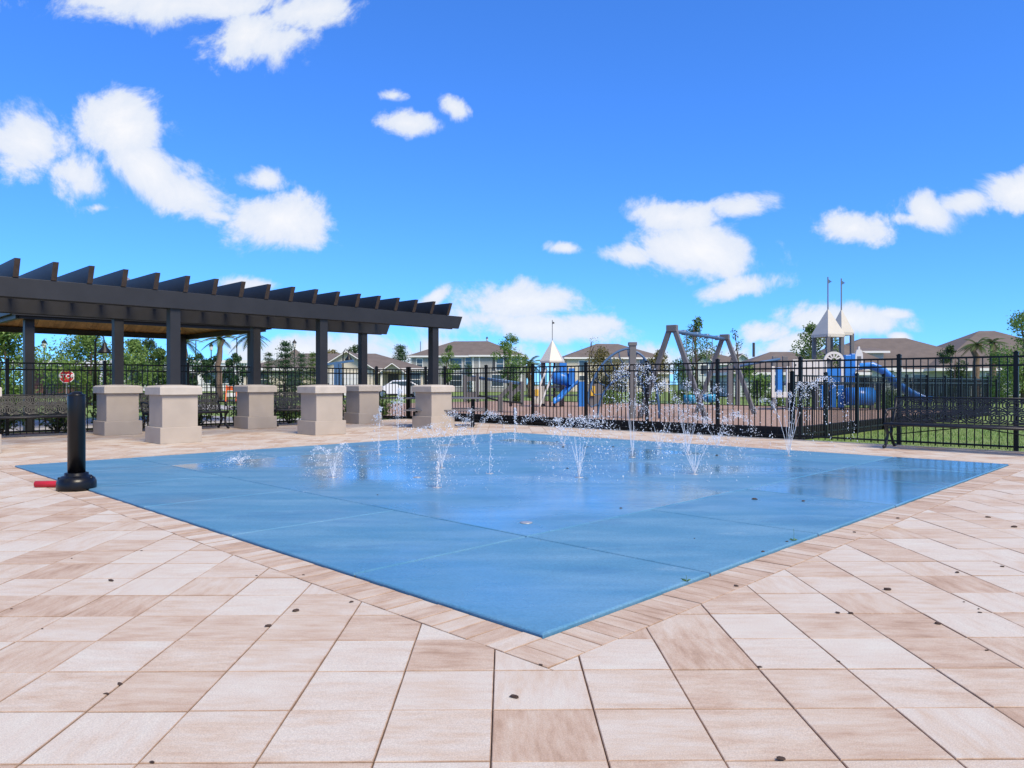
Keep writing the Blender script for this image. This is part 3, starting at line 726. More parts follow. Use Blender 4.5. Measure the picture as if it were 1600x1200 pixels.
jet(804, 690, 'upright white water column at the far corner of the pad', [(.02, 0, .62, 110, .018), (.03, .02, .55, 70, .03)], 50)
jet(905, 748, 'loose shower of drops in the middle of the pad', fan(9, .45, .66, 45, .06), 60, (.004, .01))
jet(1085, 743, 'v-shaped cone of water right of centre', fan(12, .66, .46, 38, .025), 60, (.004, .009))
jet(988, 716, 'tall water jets in front of the climbing arch', fan(6, .55, 1.28, 75, .06), 60, (.005, .011))
jet(1075, 712, 'tall water jets in front of the swing set', fan(7, .8, 1.02, 65, .06), 60, (.005, .011))
jet(1030, 702, 'broad bursting spray in front of the blue swing leg', fan(8, 1.2, .8, 45, .08), 60, (.004, .010))
jet(1232, 714, 'fan of water streams in front of the corner fence post', [(-.7, 0, .86, 90, .04), (-.25, .1, .98, 70, .03), (.05, 0, .95, 60, .03), (.35, 0, 1.1, 90, .04), (1.1, .1, 1.18, 150, .05), (.8, .3, 1.1, 100, .05)], 50, (.005, .011), .8)
jet(520, 748, 'small arching jets near the left side of the pad', fan(8, .34, .36, 40, .02), 60, (.003, .008))
jet(592, 712, 'water jet against the shrub by the middle rear pier', [(.05, 0, .72, 90, .03), (-.1, .1, .6, 60, .04)], 40, (.005, .010))
jet(622, 708, 'taller white water jet beside the right pier', [(.03, 0, 1.0, 130, .03), (-.12, .1, .8, 70, .04), (.12, 0, .85, 70, .03)], 40, (.005, .011))
jet(740, 694, 'spray burst to the right of the right pier', fan(7, .9, .55, 80, .06), 50, (.005, .010))
jet(880, 696, 'low spray burst in front of the small tower', fan(7, 1.0, .5, 80, .06), 50, (.005, .010))
jet(1120, 700, 'low spray burst left of the fanned streams', fan(6, .9, .55, 70, .06), 50, (.005, .012))
jet(375, 728, 'bubbling low jet on the left part of the pad', fan(6, .2, .1, 25, .02), 120, (.003, .008))
# far left corner nozzle plate
for (x, y, lb) in ((822, 820, 'round metal nozzle plate near the front joint corner'), (652, 748, 'round metal nozzle plate left of centre')):
    Y = 1262.8/(y-600); tag(MB().lathe([(.05, 0), (.05, .004), (.03, .006), (.01, .006)], 20).build('nozzle_plate', 'nozzle', None, True, ((x-800)/1148*Y, Y, .016)), lb, 'nozzle')

# ------------------------------------------------------------------ gazebo
GAz = thing('gazebo', 'hip-roofed gazebo with plank ceiling behind the pergola', 'gazebo', W(5.0, 21.15), A)
gx, gy, ez, pz = 3.25, 2.95, 2.76, 4.08
rx_ = .55
ridge = [(-rx_, 0, pz), (rx_, 0, pz)]
E4 = [(-gx, -gy), (gx, -gy), (gx, gy), (-gx, gy)]
rf = MB(); up = .10
rf.add([(x, y, ez+up) for x, y in E4]+[(x, y, z+up) for x, y, z in ridge]+[(x, y, ez) for x, y in E4], [(0,1,5,4), (1,2,5), (2,3,4,5), (3,0,4), (0,6,7,1), (1,7,8,2), (2,8,9,3), (3,9,6,0)])
rf.build('roof', 'roof_metal', GAz)
def slope_planks(e0, e1, r0, r1, wd=.145):
    e0, e1, r0, r1 = map(Vector, (e0, e1, r0, r1)); L = (e1-e0).length; ex = (e1-e0).normalized()
    nn = int(L/wd)
    mid0 = (r0-e0); nrm = ex.cross((r0+r1)/2-(e0+e1)/2).normalized()
    if nrm.z < 0: nrm = -nrm
    def top(s_):   # point on the upper outline above distance s
        s0 = (r0-e0).dot(ex); s1 = (r1-e0).dot(ex)
        if s_ <= s0: f = s_/max(s0, 1e-6); return e0+(r0-e0)*f
        if s_ >= s1: f = (L-s_)/max(L-s1, 1e-6); return e1+(r1-e1)*f
        return r0+(r1-r0)*((s_-s0)/max(s1-s0, 1e-6))
    for k in range(nn):
        s0, s1 = L*k/nn+.003, L*(k+1)/nn-.003
        q = [e0+ex*s0, e0+ex*s1, top(s1), top(s0)]; off = nrm*(-.012+random.uniform(-.003, .003))
        vs = [p+off for p in q]+[p+off+nrm*.02 for p in q]
        m = MB(); m.add(vs, [(3,2,1,0), (4,5,6,7), (0,1,5,4), (1,2,6,5), (2,3,7,6), (3,0,4,7)]); m.build('plank', 'wood_ceiling', GAz)
e3 = [Vector((x, y, ez+.02)) for x, y in E4]; r3 = [Vector((x, y, z+.02)) for x, y, z in ridge]
slope_planks(e3[0], e3[1], r3[0], r3[1]); slope_planks(e3[2], e3[3], r3[1], r3[0]); slope_planks(e3[1], e3[2], r3[1], r3[1]); slope_planks(e3[3], e3[0], r3[0], r3[0])
for (p, q) in (((-gx, -gy), (gx, -gy)), ((gx, -gy), (gx, gy)), ((gx, gy), (-gx, gy)), ((-gx, gy), (-gx, -gy))):
    MB().bar((p[0]*.995, p[1]*.995, ez+.02), (q[0]*.995, q[1]*.995, ez+.05), .05, .12).build('fascia', 'charcoal', GAz)
    i = .95
    MB().bar((p[0]*i, p[1]*i, ez-.03), (q[0]*i, q[1]*i, ez-.03), .12, .16).build('beam', 'charcoal', GAz)
for (x, y) in ((-1, -1), (1, -1), (1, 1), (-1, 1)):
    MB().box(x*gx*.87-.1, x*gx*.87+.1, y*gy*.87-.1, y*gy*.87+.1, -.04, ez-.1).build('post', 'charcoal', GAz)
MB().lathe([(.3, pz+.05), (.3, pz+.14), (.05, pz+.24)], 4).build('finial', 'roof_metal', GAz)

# ------------------------------------------------------------------ playground
Z0 = .06
def P3(x, Y, y=None, z=None):
    """photo bearing x at depth Y"""
    return Vector(((x-800)/1148*Y, Y, (CAMH+(600-y)/1148*Y) if y is not None else (z or 0)))
# swing set
n1, n2 = Vector((4.75, 21.8, 0)), Vector((7.5, 25.9, 0)); dv = (n2-n1).normalized(); pv = Vector((dv.y, -dv.x, 0)); HT = 2.72
sw = thing('swing_set', 'grey a-frame swing set with blue top beam', 'swing set', (n1.x, n1.y, Z0))
for c in (n1, n2):
    o0 = c-n1
    for s_ in (-1, 1):
        bevel(MB().bar(o0+pv*s_*1.05+Vector((0,0,-.05)), o0+pv*s_*.06+Vector((0,0,HT)), .14, .13, up=tuple(dv)).build('leg', 'grey_plastic', sw), .015)
    bevel(MB().bar(o0-pv*.16+Vector((0,0,HT-.03)), o0+pv*.16+Vector((0,0,HT-.03)), .2, .17, up=tuple(dv)).build('bracket', 'grey_plastic', sw), .015)
MB().tube([(0, 0, HT-.1), tuple(n2-n1+Vector((0,0,HT-.1)))], .06, 12).build('top_beam', 'blue_metal', sw, True)
for f in (.2, .42, .62, .84):
    c = (n2-n1)*f
    MB().tube([c+Vector((0,0,HT-.17)), c+Vector((0,0,HT-.02))], .085, 10).build('hanger', 'blue_metal', sw, True)
for f0 in (.24, .62):
    st = MB(); c0 = (n2-n1)*f0; c1 = (n2-n1)*(f0+.11)
    for c in (c0, c1): MB().tube([c+Vector((0,0,HT-.12)), c+Vector((0,0,.62))], .012, 5).build('chain', 'pole_grey', sw)
    cm = (c0+c1)/2; s = MB().lathe([(.10, .42), (.20, .46), (.22, .60), (.21, .70), (.17, .70), (.16, .52), (.05, .48)], 14, (cm.x, cm.y)); s.build('seat', 'teal_plastic', sw, True)
# climbing arch
cp = Vector((3.64, 22.2, 0)); ca = thing('climbing_arch', 'blue arched climber with curled rungs on a grey column', 'climber', (cp.x, cp.y, Z0))
bevel(MB().box(-.1, .1, -.1, .1, -.05, 2.28).build('column', 'grey_plastic', ca), .015)
MB().box(-.12, .12, -.12, .12, 2.2, 2.3).build('column_cap', 'grey_plastic', ca)
def arc(cx, cz, rx, rz, a0, a1, y, n=18): return [(cx+rx*math.cos(R(a0+(a1-a0)*i/n)), y, cz+rz*math.sin(R(a0+(a1-a0)*i/n))) for i in range(n+1)]
MB().tube(arc(0, 0, -1.42, 2.12, 0, 90, -.05), .035, 8).build('outer_arc', 'blue_metal', ca, True)
MB().tube(arc(0, 0, .80, 2.02, 0, 90, -.05), .035, 8).build('outer_arc', 'blue_metal', ca, True)
MB().tube(arc(0, 0, -1.0, 1.30, 0, 90, .45), .035, 8).build('inner_arc', 'blue_metal', ca, True)
MB().tube(arc(0, 0, .55, 1.4, 0, 90, .45), .035, 8).build('inner_arc', 'blue_metal', ca, True)
for i in range(7):
    a_ = 18+i*11; x = -1.42*math.cos(R(a_)); z = 2.12*math.sin(R(a_)); x2 = -1.0*math.cos(R(a_)); z2 = 1.3*math.sin(R(a_))
    MB().tube([(x, -.05, z), (x+.02, 0, z-.2), (x+.12, .1, z-.32), ((x+x2)/2+.12, .25, (z+z2)/2-.1), (x2, .45, z2)], .02, 6).build('rung', 'blue_metal', ca, True)
for i in range(5):
    a_ = 20+i*15; x = .80*math.cos(R(a_)); z = 2.02*math.sin(R(a_)); x2 = .55*math.cos(R(a_)); z2 = 1.4*math.sin(R(a_))
    MB().tube([(x, -.05, z), (x-.05, 0, z-.15), (x-.18, .1, z-.2), (x2, .45, z2)], .02, 6).build('rung', 'blue_metal', ca, True)
# obstacle climber on the left
ob = thing('balance_climber', 'grey posts with sloping ladders and a blue rail', 'climber', (-.55, 27.0, Z0))
def ob_p(x, y, dy=0): q = P3(x, 27+dy, y); return Vector((q.x+.55, dy, q.z-Z0))
for (x, t_) in ((727, 586), (746, 584)): bevel(MB().bar(ob_p(x, 628), ob_p(x, t_), .13, .13).build('post', 'grey_plastic', ob), .012)
MB().bar(ob_p(727, 617), ob_p(746, 617), .1, .2).build('cross_panel', 'grey_plastic', ob); MB().bar(ob_p(727, 592), ob_p(746, 592), .1, .16).build('cross_panel', 'grey_plastic', ob)
MB().tube([ob_p(737, 588), ob_p(775, 593), ob_p(818, 599)], .035, 8).build('rail', 'blue_metal', ob, True)
MB().tube([ob_p(737, 590, .5), ob_p(775, 595, .5), ob_p(818, 601, .5)], .035, 8).build('rail', 'blue_metal', ob, True)
for (x, t_) in ((798, 597), (816, 596)): bevel(MB().bar(ob_p(x, 635), ob_p(x, t_), .12, .12).build('post', 'grey_plastic', ob), .012)
bevel(MB().bar(ob_p(782, 643, -2.6), ob_p(782, 619, -2.6), .15, .15).build('post', 'grey_plastic', ob), .012)
for dx in (0, 15): MB().bar(ob_p(779+dx, 622), ob_p(799+dx, 603), .09, .14).build('ladder_rail', 'grey_plastic', ob)
MB().bar(ob_p(779, 626), ob_p(816, 630), .5, .05).build('platform', 'dark_rubber', ob)
MB().bar(ob_p(748, 618), ob_p(779, 626), .3, .06).build('plank', 'dark_rubber', ob)
# small tower with tube slide
TS = 34; tk = thing('play_tower', 'small playset with cream pointed roof, flag pole and blue tube slide', 'playset', (P3(863, TS).x, TS, Z0))
def tp(x, y, dy=0): q = P3(x, TS+dy, y); return Vector((q.x-P3(863, TS).x, dy, q.z-Z0))
mp_ = TS/1148
apex = tp(863, 531); ev = tp(863, 564).z
rfm = MB(); n = 6
rfm.add([(.60*math.cos(R(60*i+15)), .60*math.sin(R(60*i+15)), ev) for i in range(n)]+[(0, 0, apex.z)]+[(.60*math.cos(R(60*i+15)), .60*math.sin(R(60*i+15)), ev-.08) for i in range(n)],
        [(i, (i+1) % n, n) for i in range(n)]+[(i, 7+i, 7+(i+1) % n, (i+1) % n) for i in range(n)]+[tuple(7+i for i in reversed(range(n)))])
rfm.build('roof', 'cream_panel', tk)
MB().tube([(0, 0, apex.z-.05), (0, 0, apex.z+.92)], .018, 6).build('flag_pole', 'pole_grey', tk)
MB().prism([(0, 0), (.12, .06), (0, .14)], -.008, .008, Matrix.Translation((0, 0, apex.z+.72)) @ Matrix.Rotation(R(90), 4, 'X')).build('flag', 'dark_rubber', tk)
for i in range(6):
    x, y = .5*math.cos(R(60*i+15)), .5*math.sin(R(60*i+15)); MB().tube([(x, y, -.05), (x, y, ev)], .055, 8).build('post', 'grey_plastic', tk, True)
MB().lathe([(.58, .86), (.58, .95)], 6).build('deck', 'grey_plastic', tk)
for dx in (0, .38):
    MB().bar((-1.0+dx, -.5, .0), (-.28+dx, -.42, 1.75), .08, .34, up=(0, 1, 0)).build('ramp_panel', 'white_panel', tk)
MB().box(-.9, -.4, -.62, -.56, .15, .95).build('ramp_panel', 'cream_panel', tk)
MB().box(-.82, -.66, -.68, -.64, .5, .8).build('yellow_panel', 'yellow', tk)
MB().tube([(.0, -.45, 1.35), (.35, -.5, 1.32), (.75, -.5, 1.2)], .30, 16).build('tube', 'blue_plastic', tk, True)
MB().box(.3, .62, -.55, -.5, 1.55, 2.0).build('blue_panel', 'blue_plastic', tk); MB().box(.72, .98, -.85, -.45, 1.0, 1.75).build('blue_panel', 'blue_plastic', tk)
def trough(mb, pts, wd, dp):
    pts = [Vector(p) for p in pts]; d = (pts[-1]-pts[0]); side = Vector((-d.y, d.x, 0)).normalized(); rows = []
    prof = [(-1, 1), (-.95, .35), (-.6, .02), (0, -.03), (.6, .02), (.95, .35), (1, 1), (1.08, 1), (1.03, .3), (.65, -.08), (0, -.13), (-.65, -.08), (-1.03, .3), (-1.08, 1)]
    base = len(mb.v); k = len(prof)
    for p in pts:
        for (s_, h) in prof: mb.v.append(tuple(p+side*s_*wd/2+Vector((0, 0, h*dp))))
    for i in range(len(pts)-1):
        for j in range(k): a_ = base+i*k+j; b_ = base+i*k+(j+1) % k; mb.f.append((a_, b_, b_+k, a_+k))
    mb.f.append(tuple(base+j for j in range(k))); mb.f.append(tuple(base+(len(pts)-1)*k+j for j in reversed(range(k))))
m = MB(); trough(m, [(1.05, -.7, 1.05), (.9, -.75, .95), (.55, -.85, .62), (.25, -.95, .28), (.05, -1.0, .18)], .5, .2); m.build('slide', 'blue_plastic', tk, True)
MB().box(1.2, 1.6, -.2, .3, -.05, 1.15).build('blue_panel', 'blue_plastic', tk); MB().box(1.75, 1.95, -.3, -.25, .5, .95).build('yellow_panel', 'yellow', tk)
MB().box(1.65, 2.3, -.2, -.1, -.05, 1.05).build('grey_panel', 'grey_plastic', tk)
# castle playset
CX, CY = 12.9, 30.0; ck = thing('castle_playset', 'castle playset with twin pointed cream roofs, flags and blue slide', 'playset', (CX, CY, Z0))
def kp(x, y=None, dy=0): q = P3(x, CY+dy, y if y is not None else 600); return Vector((q.x-CX, dy, q.z-Z0))
def tower(c, hw, zb, zt, ze, rot, nm):
    M = Matrix.Translation((c[0], c[1], 0)) @ Matrix.Rotation(R(rot), 4, 'Z')
    m = MB(); vs = [M @ Vector((x*hw, y*hw, ze)) for x, y in ((-1,-1),(1,-1),(1,1),(-1,1))]
    m.add(vs+[M @ Vector((0, 0, zt))]+[v-Vector((0,0,.12)) for v in vs], [(0,1,4), (1,2,4), (2,3,4), (3,0,4), (0,5,6,1), (1,6,7,2), (2,7,8,3), (3,8,5,0), (8,7,6,5)])
    m.build('roof', 'cream_panel', ck)
    for x, y in ((-1,-1),(1,-1),(1,1),(-1,1)):
        p = M @ Vector((x*hw*.82, y*hw*.82, 0)); bevel(MB().box(p.x-.07, p.x+.07, p.y-.07, p.y+.07, zb, ze-.05).build('post', 'grey_plastic', ck), .01)
    MB().tube([(c[0], c[1], zt-.06), (c[0], c[1], zt+1.28)], .026, 6).build('flag_pole', 'pole_grey', ck)
    MB().prism([(0, 0), (.16, .09), (0, .2)], -.01, .01, Matrix.Translation((c[0], c[1], zt+1.0)) @ Matrix.Rotation(R(90), 4, 'X')).build('flag', 'blue_metal', ck)
tower((.0, 0), .45, 0, 4.13, 3.06, 22, '1'); tower((.95, .9), .35, 0, 4.2, 3.2, 22, '2')
MB().box(-1.9, .75, -.6, 1.0, 1.0, 1.1).build('deck', 'grey_plastic', ck)
for i, (x0, x1) in enumerate(((-1.68, -1.32), (-1.30, -.78), (-.76, -.45))):
    o = MB().box(x0, x1, -.66, -.60, 1.05, 2.02).build('wall_panel', 'white_panel', ck)
for x in (-1.58, -1.42): MB().lathe([(.035, 0), (.035, .02)], 10).build('dot', 'dark_rubber', ck).matrix_local = Matrix.Translation((x, -.665, 1.8)) @ Matrix.Rotation(R(90), 4, 'X')
# sunburst arch
m = MB(); n = 12
for i in range(n):
    a0_, a1_ = math.pi*i/n, math.pi*(i+1)/n
    pr = [(.40*math.cos(a0_), .36*math.sin(a0_)), (.40*math.cos(a1_), .36*math.sin(a1_)), (.30*math.cos(a1_), .26*math.sin(a1_)), (.30*math.cos(a0_), .26*math.sin(a0_))]
    m.prism([pr[1], pr[0], pr[3], pr[2]], -.03, .03, Matrix.Translation((-.05, -.66, 1.98)) @ Matrix.Rotation(R(90), 4, 'X'))
for i in range(5):
    a_ = R(30+30*i); m.bar((-.05+.1*math.cos(a_), -.66, 1.98+.1*math.sin(a_)), (-.05+.33*math.cos(a_), -.66, 1.98+.29*math.sin(a_)), .05, .05)
m.build('arch_panel', 'white_panel', ck)
MB().box(-.45, -.33, -.68, -.62, 1.05, 2.0).build('wall_panel', 'white_panel', ck); MB().box(.24, .36, -.68, -.62, 1.05, 2.0).build('wall_panel', 'white_panel', ck)
MB().box(-.33, .24, -.64, -.6, 1.05, 1.72).build('blue_panel', 'blue_plastic', ck)
for (x0, x1, z0, z1) in ((.38, .62, 1.1, 2.2), (.62, .78, 1.1, 2.25)): bevel(MB().box(x0, x1, -.74, -.5, z0, z1).build('blue_panel', 'blue_plastic', ck), .02)
m = MB(); poly = [(-.15, 0), (.15, 0), (.15, .6), (.1, .78), (.04, .8), (.03, .92), (-.03, .92), (-.04, .8), (-.1, .78), (-.15, .6)]
m.prism(poly, -.03, .03, Matrix.Translation((.98, -.6, 1.62)) @ Matrix.Rotation(R(90), 4, 'X')); m.build('spire_panel', 'white_panel', ck)
MB().box(.90, 1.06, -.64, -.63, 1.8, 2.15).build('window_hole', 'grey_plastic', ck)
m = MB(); trough(m, [(.8, -.8, 1.62), (1.3, -.85, 1.66), (1.75, -.9, 1.45), (2.2, -.95, 1.0), (2.7, -1.0, .62), (3.2, -1.05, .36), (3.5, -1.08, .32)], .62, .24); m.build('slide', 'blue_plastic', ck, True)
MB().tube([(.35, -.9, .55), (1.35, -.9, .55)], .36, 18).build('crawl_tube', 'blue_plastic', ck, True)
for x in (-.6, -.2, .1): bevel(MB().box(x, x+.24, -.72, -.66, .1, 1.0).build('blue_panel', 'blue_plastic', ck), .015)
for x in (-1.85, -.72, .3, 1.5, 1.75): bevel(MB().box(x-.07, x+.07, -.7, -.56, -.05, 1.1).build('post', 'grey_plastic', ck), .01)
# door frame panel and overhead bar
for (x0, x1, z0, z1, mt, nm) in ((-2.55, -2.42, .5, 1.75, 'white_panel', 'door_frame'), (-1.95, -1.82, .5, 1.75, 'white_panel', 'door_frame'), (-2.42, -1.95, .5, .72, 'white_panel', 'door_frame'), (-2.36, -2.12, .72, 1.7, 'blue_plastic', 'blue_panel'), (-2.5, -2.3, 1.75, 2.15, 'grey_plastic', 'post_top'), (-2.1, -1.9, 1.75, 2.15, 'grey_plastic', 'post_top'), (-2.5, -2.36, 0, .5, 'grey_plastic', 'post'), (-1.96, -1.84, 0, .5, 'grey_plastic', 'post')):
    bevel(MB().box(x0, x1, -.7, -.6, z0, z1).build(nm, mt, ck), .012)
MB().tube([kp(1146, 574, -.7), kp(1182, 567, -.7), kp(1219, 561, -.7)], .05, 8).build('overhead_bar', 'blue_metal', ck, True)
MB().bar(kp(1141, 633, -.7), kp(1141, 571, -.7), .22, .2).build('post', 'grey_plastic', ck); MB().bar(kp(1153, 633, -.5), kp(1153, 571, -.5), .14, .14).build('post', 'grey_plastic', ck)
# blue T play post behind the pergola
tq = P3(531, 40); tp_ = thing('overhead_spinner', 'blue t-shaped play post seen between the pergola posts', 'play post', (tq.x, tq.y, -.05))
MB().box(-.30, -.06, -.1, .1, 0, 2.25).build('post', 'blue_metal', tp_); MB().box(-.02, .1, -.1, .1, 0, 2.25).build('post', 'blue_metal', tp_)
MB().bar((-.7, 0, 2.22), (.75, 0, 2.42), .16, .12).build('arm', 'blue_metal', tp_)

# ------------------------------------------------------------------ houses
def hip(root, x0, x1, y0, y1, ze, zr, ov=.45, axis='x', gable=False, name='roof'):
    X0, X1, Y0, Y1 = x0-ov, x1+ov, y0-ov, y1+ov; m = MB()
    if axis == 'x':
        h = (Y1-Y0)/2; cy = (Y0+Y1)/2; rl = 0 if gable else min(h, (X1-X0)/2-.01); rg = [(X0+rl, cy, zr), (X1-rl, cy, zr)]
        fs = [(0,1,5,4), (1,2,5), (2,3,4,5), (3,0,4)]
    else:
        h = (X1-X0)/2; cx = (X0+X1)/2; rl = 0 if gable else min(h, (Y1-Y0)/2-.01); rg = [(cx, Y0+rl, zr), (cx, Y1-rl, zr)]
        fs = [(0,1,4), (1,2,5,4), (2,3,5), (3,0,4,5)]
    m.add([(X0, Y0, ze), (X1, Y0, ze), (X1, Y1, ze), (X0, Y1, ze)]+rg+[(X0, Y0, ze-.02), (X1, Y0, ze-.02), (X1, Y1, ze-.02), (X0, Y1, ze-.02)], fs+[(9,8,7,6)])
    r = m.build(name, 'shingle', root)
    f = MB()
    for p, q in (((X0, Y0), (X1, Y0)), ((X1, Y0), (X1, Y1)), ((X1, Y1), (X0, Y1)), ((X0, Y1), (X0, Y0))): f.bar((p[0], p[1], ze-.12), (q[0], q[1], ze-.12), .12, .24)
    f.build('fascia', 'white_trim', r)
    return r
def gable_front(root, x0, x1, y, ze, zr, wall, depth=4, ov=.35):
    m = MB(); cx = (x0+x1)/2; m.prism([(x0, ze), (x1, ze), (cx, zr)], 0, .1, Matrix.Translation((0, y+.1, 0)) @ Matrix.Rotation(R(90), 4, 'X')); m.build('gable_wall', wall, root)
    sl_ = (zr-ze)/(cx-x0); r = MB()
    for s_ in (-1, 1):
        xe = cx+s_*(cx-x0+ov); r.add([(cx, y-ov, zr+.1), (xe, y-ov, ze-ov*sl_+.1), (xe, y+depth, ze-ov*sl_+.1), (cx, y+depth, zr+.1), (cx, y-ov, zr), (xe, y-ov, ze-ov*sl_), (xe, y+depth, ze-ov*sl_), (cx, y+depth, zr)],
              [(0,1,2,3), (7,6,5,4), (0,4,5,1), (1,5,6,2), (2,6,7,3)])
    ro = r.build('gable_roof', 'shingle', root)
    t = MB()
    for s_ in (-1, 1):
        xe = cx+s_*(cx-x0+ov); t.bar((cx, y-ov-.03, zr-.02), (xe, y-ov-.03, ze-ov*sl_-.02), .08, .24, up=(0, 1, 0))
    t.build('barge_board', 'white_trim', ro)
def window(root, x, z, wd, ht, y, mt='white_trim', shutters=False, mull=True):
    f = MB(); t_ = .11
    f.box(x-wd/2-t_, x+wd/2+t_, y-.07, y+.02, z-t_, z); f.box(x-wd/2-t_, x+wd/2+t_, y-.07, y+.02, z+ht, z+ht+t_); f.box(x-wd/2-t_, x-wd/2, y-.07, y+.02, z, z+ht); f.box(x+wd/2, x+wd/2+t_, y-.07, y+.02, z, z+ht)
    if mull: f.box(x-wd/2, x+wd/2, y-.055, y, z+ht/2-.035, z+ht/2+.035)
    fo = f.build('window', mt, root)
    MB().box(x-wd/2, x+wd/2, y-.035, y+.01, z, z+ht).build('pane', 'glass', fo)
    if shutters:
        for s_ in (-1, 1): MB().box(x+s_*(wd/2+.32)-.2, x+s_*(wd/2+.32)+.2, y-.06, y, z-.05, z+ht+.05).build('shutter', 'shutter_dark', fo)
def siding(root, x0, x1, y0, y1, z0, z1, mt, step=.2, name='wall'):
    m = MB().box(x0, x1, y0, y1, z0, z1)
    n = int((z1-z0)/step)
    for i in range(n):      # lapped boards on the near face
        z = z0+i*step; m.add([(x0, y0-.028, z), (x1, y0-.028, z), (x1, y0-.004, z+step), (x0, y0-.004, z+step), (x0, y0, z), (x1, y0, z)], [(0,1,2,3), (4,5,1,0)])
    return m.build(name, mt, root)
def door(root, x, wd, ht, y, mt='garage_white', z=0, nm='garage_door'):
    d = MB()
    n = 4
    for i in range(n): d.box(x-wd/2, x+wd/2, y-.05, y+.01, z+ht*i/n+.02, z+ht*(i+1)/n-.02)
    d.box(x-wd/2, x+wd/2, y-.02, y+.01, z, z+ht); d.build(nm, mt, root)

# grey two-storey house
H = thing('house', 'grey sided two-storey house with brown hip roof and white trim', 'house', (-6.5, 106, 0), R(-4))
siding(H, -8.2, 8.0, 0, 11, 0, 5.15, 'siding_grey'); hip(H, -8.2, 8.0, 0, 11, 5.2, 7.6)
siding(H, 1.0, 8.0, -1.6, 0, 0, 5.1, 'siding_grey', name='bay_wall'); hip(H, 1.0, 8.0, -1.6, 5, 5.2, 6.8, name='bay_roof', axis='y')
for (x, z, a_, b_, sh) in ((-6.9, 3.3, .8, 1.4, False), (-1.6, 3.1, 1.7, 1.7, False), (-1.6, .8, 1.7, 1.6, False), (-6.0, .8, 1.6, 1.6, False)): window(H, x, z, a_, b_, -.01, shutters=sh)
window(H, 0.2, 3.9, .8, 1.0, -.01)
for (x, z, a_, b_, sh) in ((4.9, 3.1, 1.0, 1.7, True), (4.6, .8, 1.6, 1.6, False), (7.0, 3.1, .8, 1.7, False)): window(H, x, z, a_, b_, -1.61, shutters=sh)
for x in (1.08, 7.94, 2.0): MB().box(x-.1, x+.1, -1.68, -1.58, 0, 5.1).build('corner_board', 'white_trim', H)
for x in (-8.12,): MB().box(x-.1, x+.1, -.08, .02, 0, 5.1).build('corner_board', 'white_trim', H)
door(H, .2, 1.0, 2.1, -.02, 'white_trim', nm='front_door')
# beige single-storey house with garage
H = thing('house', 'beige single-storey house with gabled porch and brown roof behind the pergola', 'house', (-17.0, 72, 0), R(6))
siding(H, -9.0, 8.2, 0, 10, 0, 2.6, 'siding_beige'); hip(H, -9.0, 8.2, 0, 10, 2.65, 4.3)
siding(H, -1.2, 3.6, -3.5, 0, 0, 2.6, 'siding_beige', name='garage_wall'); gable_front(H, -1.2, 3.6, -3.5, 2.62, 4.15, 'siding_beige', 8)
door(H, 1.2, 3.4, 2.1, -3.53)
gable_front(H, 4.2, 6.4, -1.8, 2.3, 3.1, 'siding_beige', 3)
for x in (4.3, 6.3): MB().box(x-.12, x+.12, -1.8, -1.56, 0, 2.32).build('porch_column', 'white_trim', H)
door(H, 5.3, 1.0, 2.05, -.03, 'shutter_dark', nm='front_door')
window(H, 7.3, .9, 1.3, 1.3, -.03); window(H, -4.2, .9, 1.5, 1.3, -.03); window(H, -7.3, .9, 1.5, 1.3, -.03)
# beige two-storey house behind the arch
H = thing('house', 'cream two-storey house with brown hip roof behind the climbing arch', 'house', (15.4, 108, 0), R(5))
siding(H, -7.4, 7.0, 0, 11, 0, 4.95, 'siding_beige'); hip(H, -7.4, 7.0, 0, 11, 5.0, 7.3)
siding(H, .8, 7.0, -3, 0, 0, 2.7, 'siding_beige', name='porch_wall'); hip(H, .8, 7.0, -3, 1, 2.75, 3.9, name='porch_roof')
for (x, z) in ((-5, 3.0), (-1.6, 3.0), (4.0, 3.2), (-5, .8), (-1.6, .8)): window(H, x, z, 1.2, 1.5, -.03)
window(H, 2.8, .8, 1.2, 1.4, -3.03); door(H, 5.3, 2.4, 2.1, -3.04)
# pale gabled house behind the swings
H = thing('house', 'pale green twin-gabled house far behind the swing set', 'house', (32.5, 114, 0), R(0))
siding(H, -4.5, 5, 0, 10, 0, 4.3, 'siding_green'); hip(H, -4.5, 5, 0, 10, 4.3, 6.1)
gable_front(H, -4.6, -1.2, -.8, 4.2, 5.6, 'siding_green', 6); gable_front(H, 1.2, 4.6, -.8, 4.3, 5.7, 'siding_green', 6)
siding(H, -4.5, -1.3, -.78, 0, 0, 4.2, 'siding_green', name='bay_wall'); siding(H, 1.3, 4.5, -.78, 0, 0, 4.3, 'siding_green', name='bay_wall')
for x in (-2.9, 2.9): window(H, x, 2.6, 1.2, 1.4, -.82)
# brown-roofed house left of the castle
H = thing('house', 'low house with broad brown roof left of the twin towers', 'house', (24.0, 63, 0), R(-3))
siding(H, -5.0, 6.0, 0, 9, 0, 2.05, 'siding_green'); hip(H, -5.0, 6.0, 0, 9, 2.1, 4.05)
siding(H, 3.0, 9, 1, 9, 0, 2.4, 'siding_green', name='wing_wall'); hip(H, 3.0, 9.0, 1, 11, 2.5, 4.7, axis='y', name='wing_roof')
window(H, -2.5, .8, 1.3, 1.2, -.03); window(H, 1.0, .8, 1.3, 1.2, -.03); MB().tube([(-2, 4.5, 3.6), (-2, 4.5, 4.9)], .12, 8).build('vent_pipe', 'shutter_dark', H)
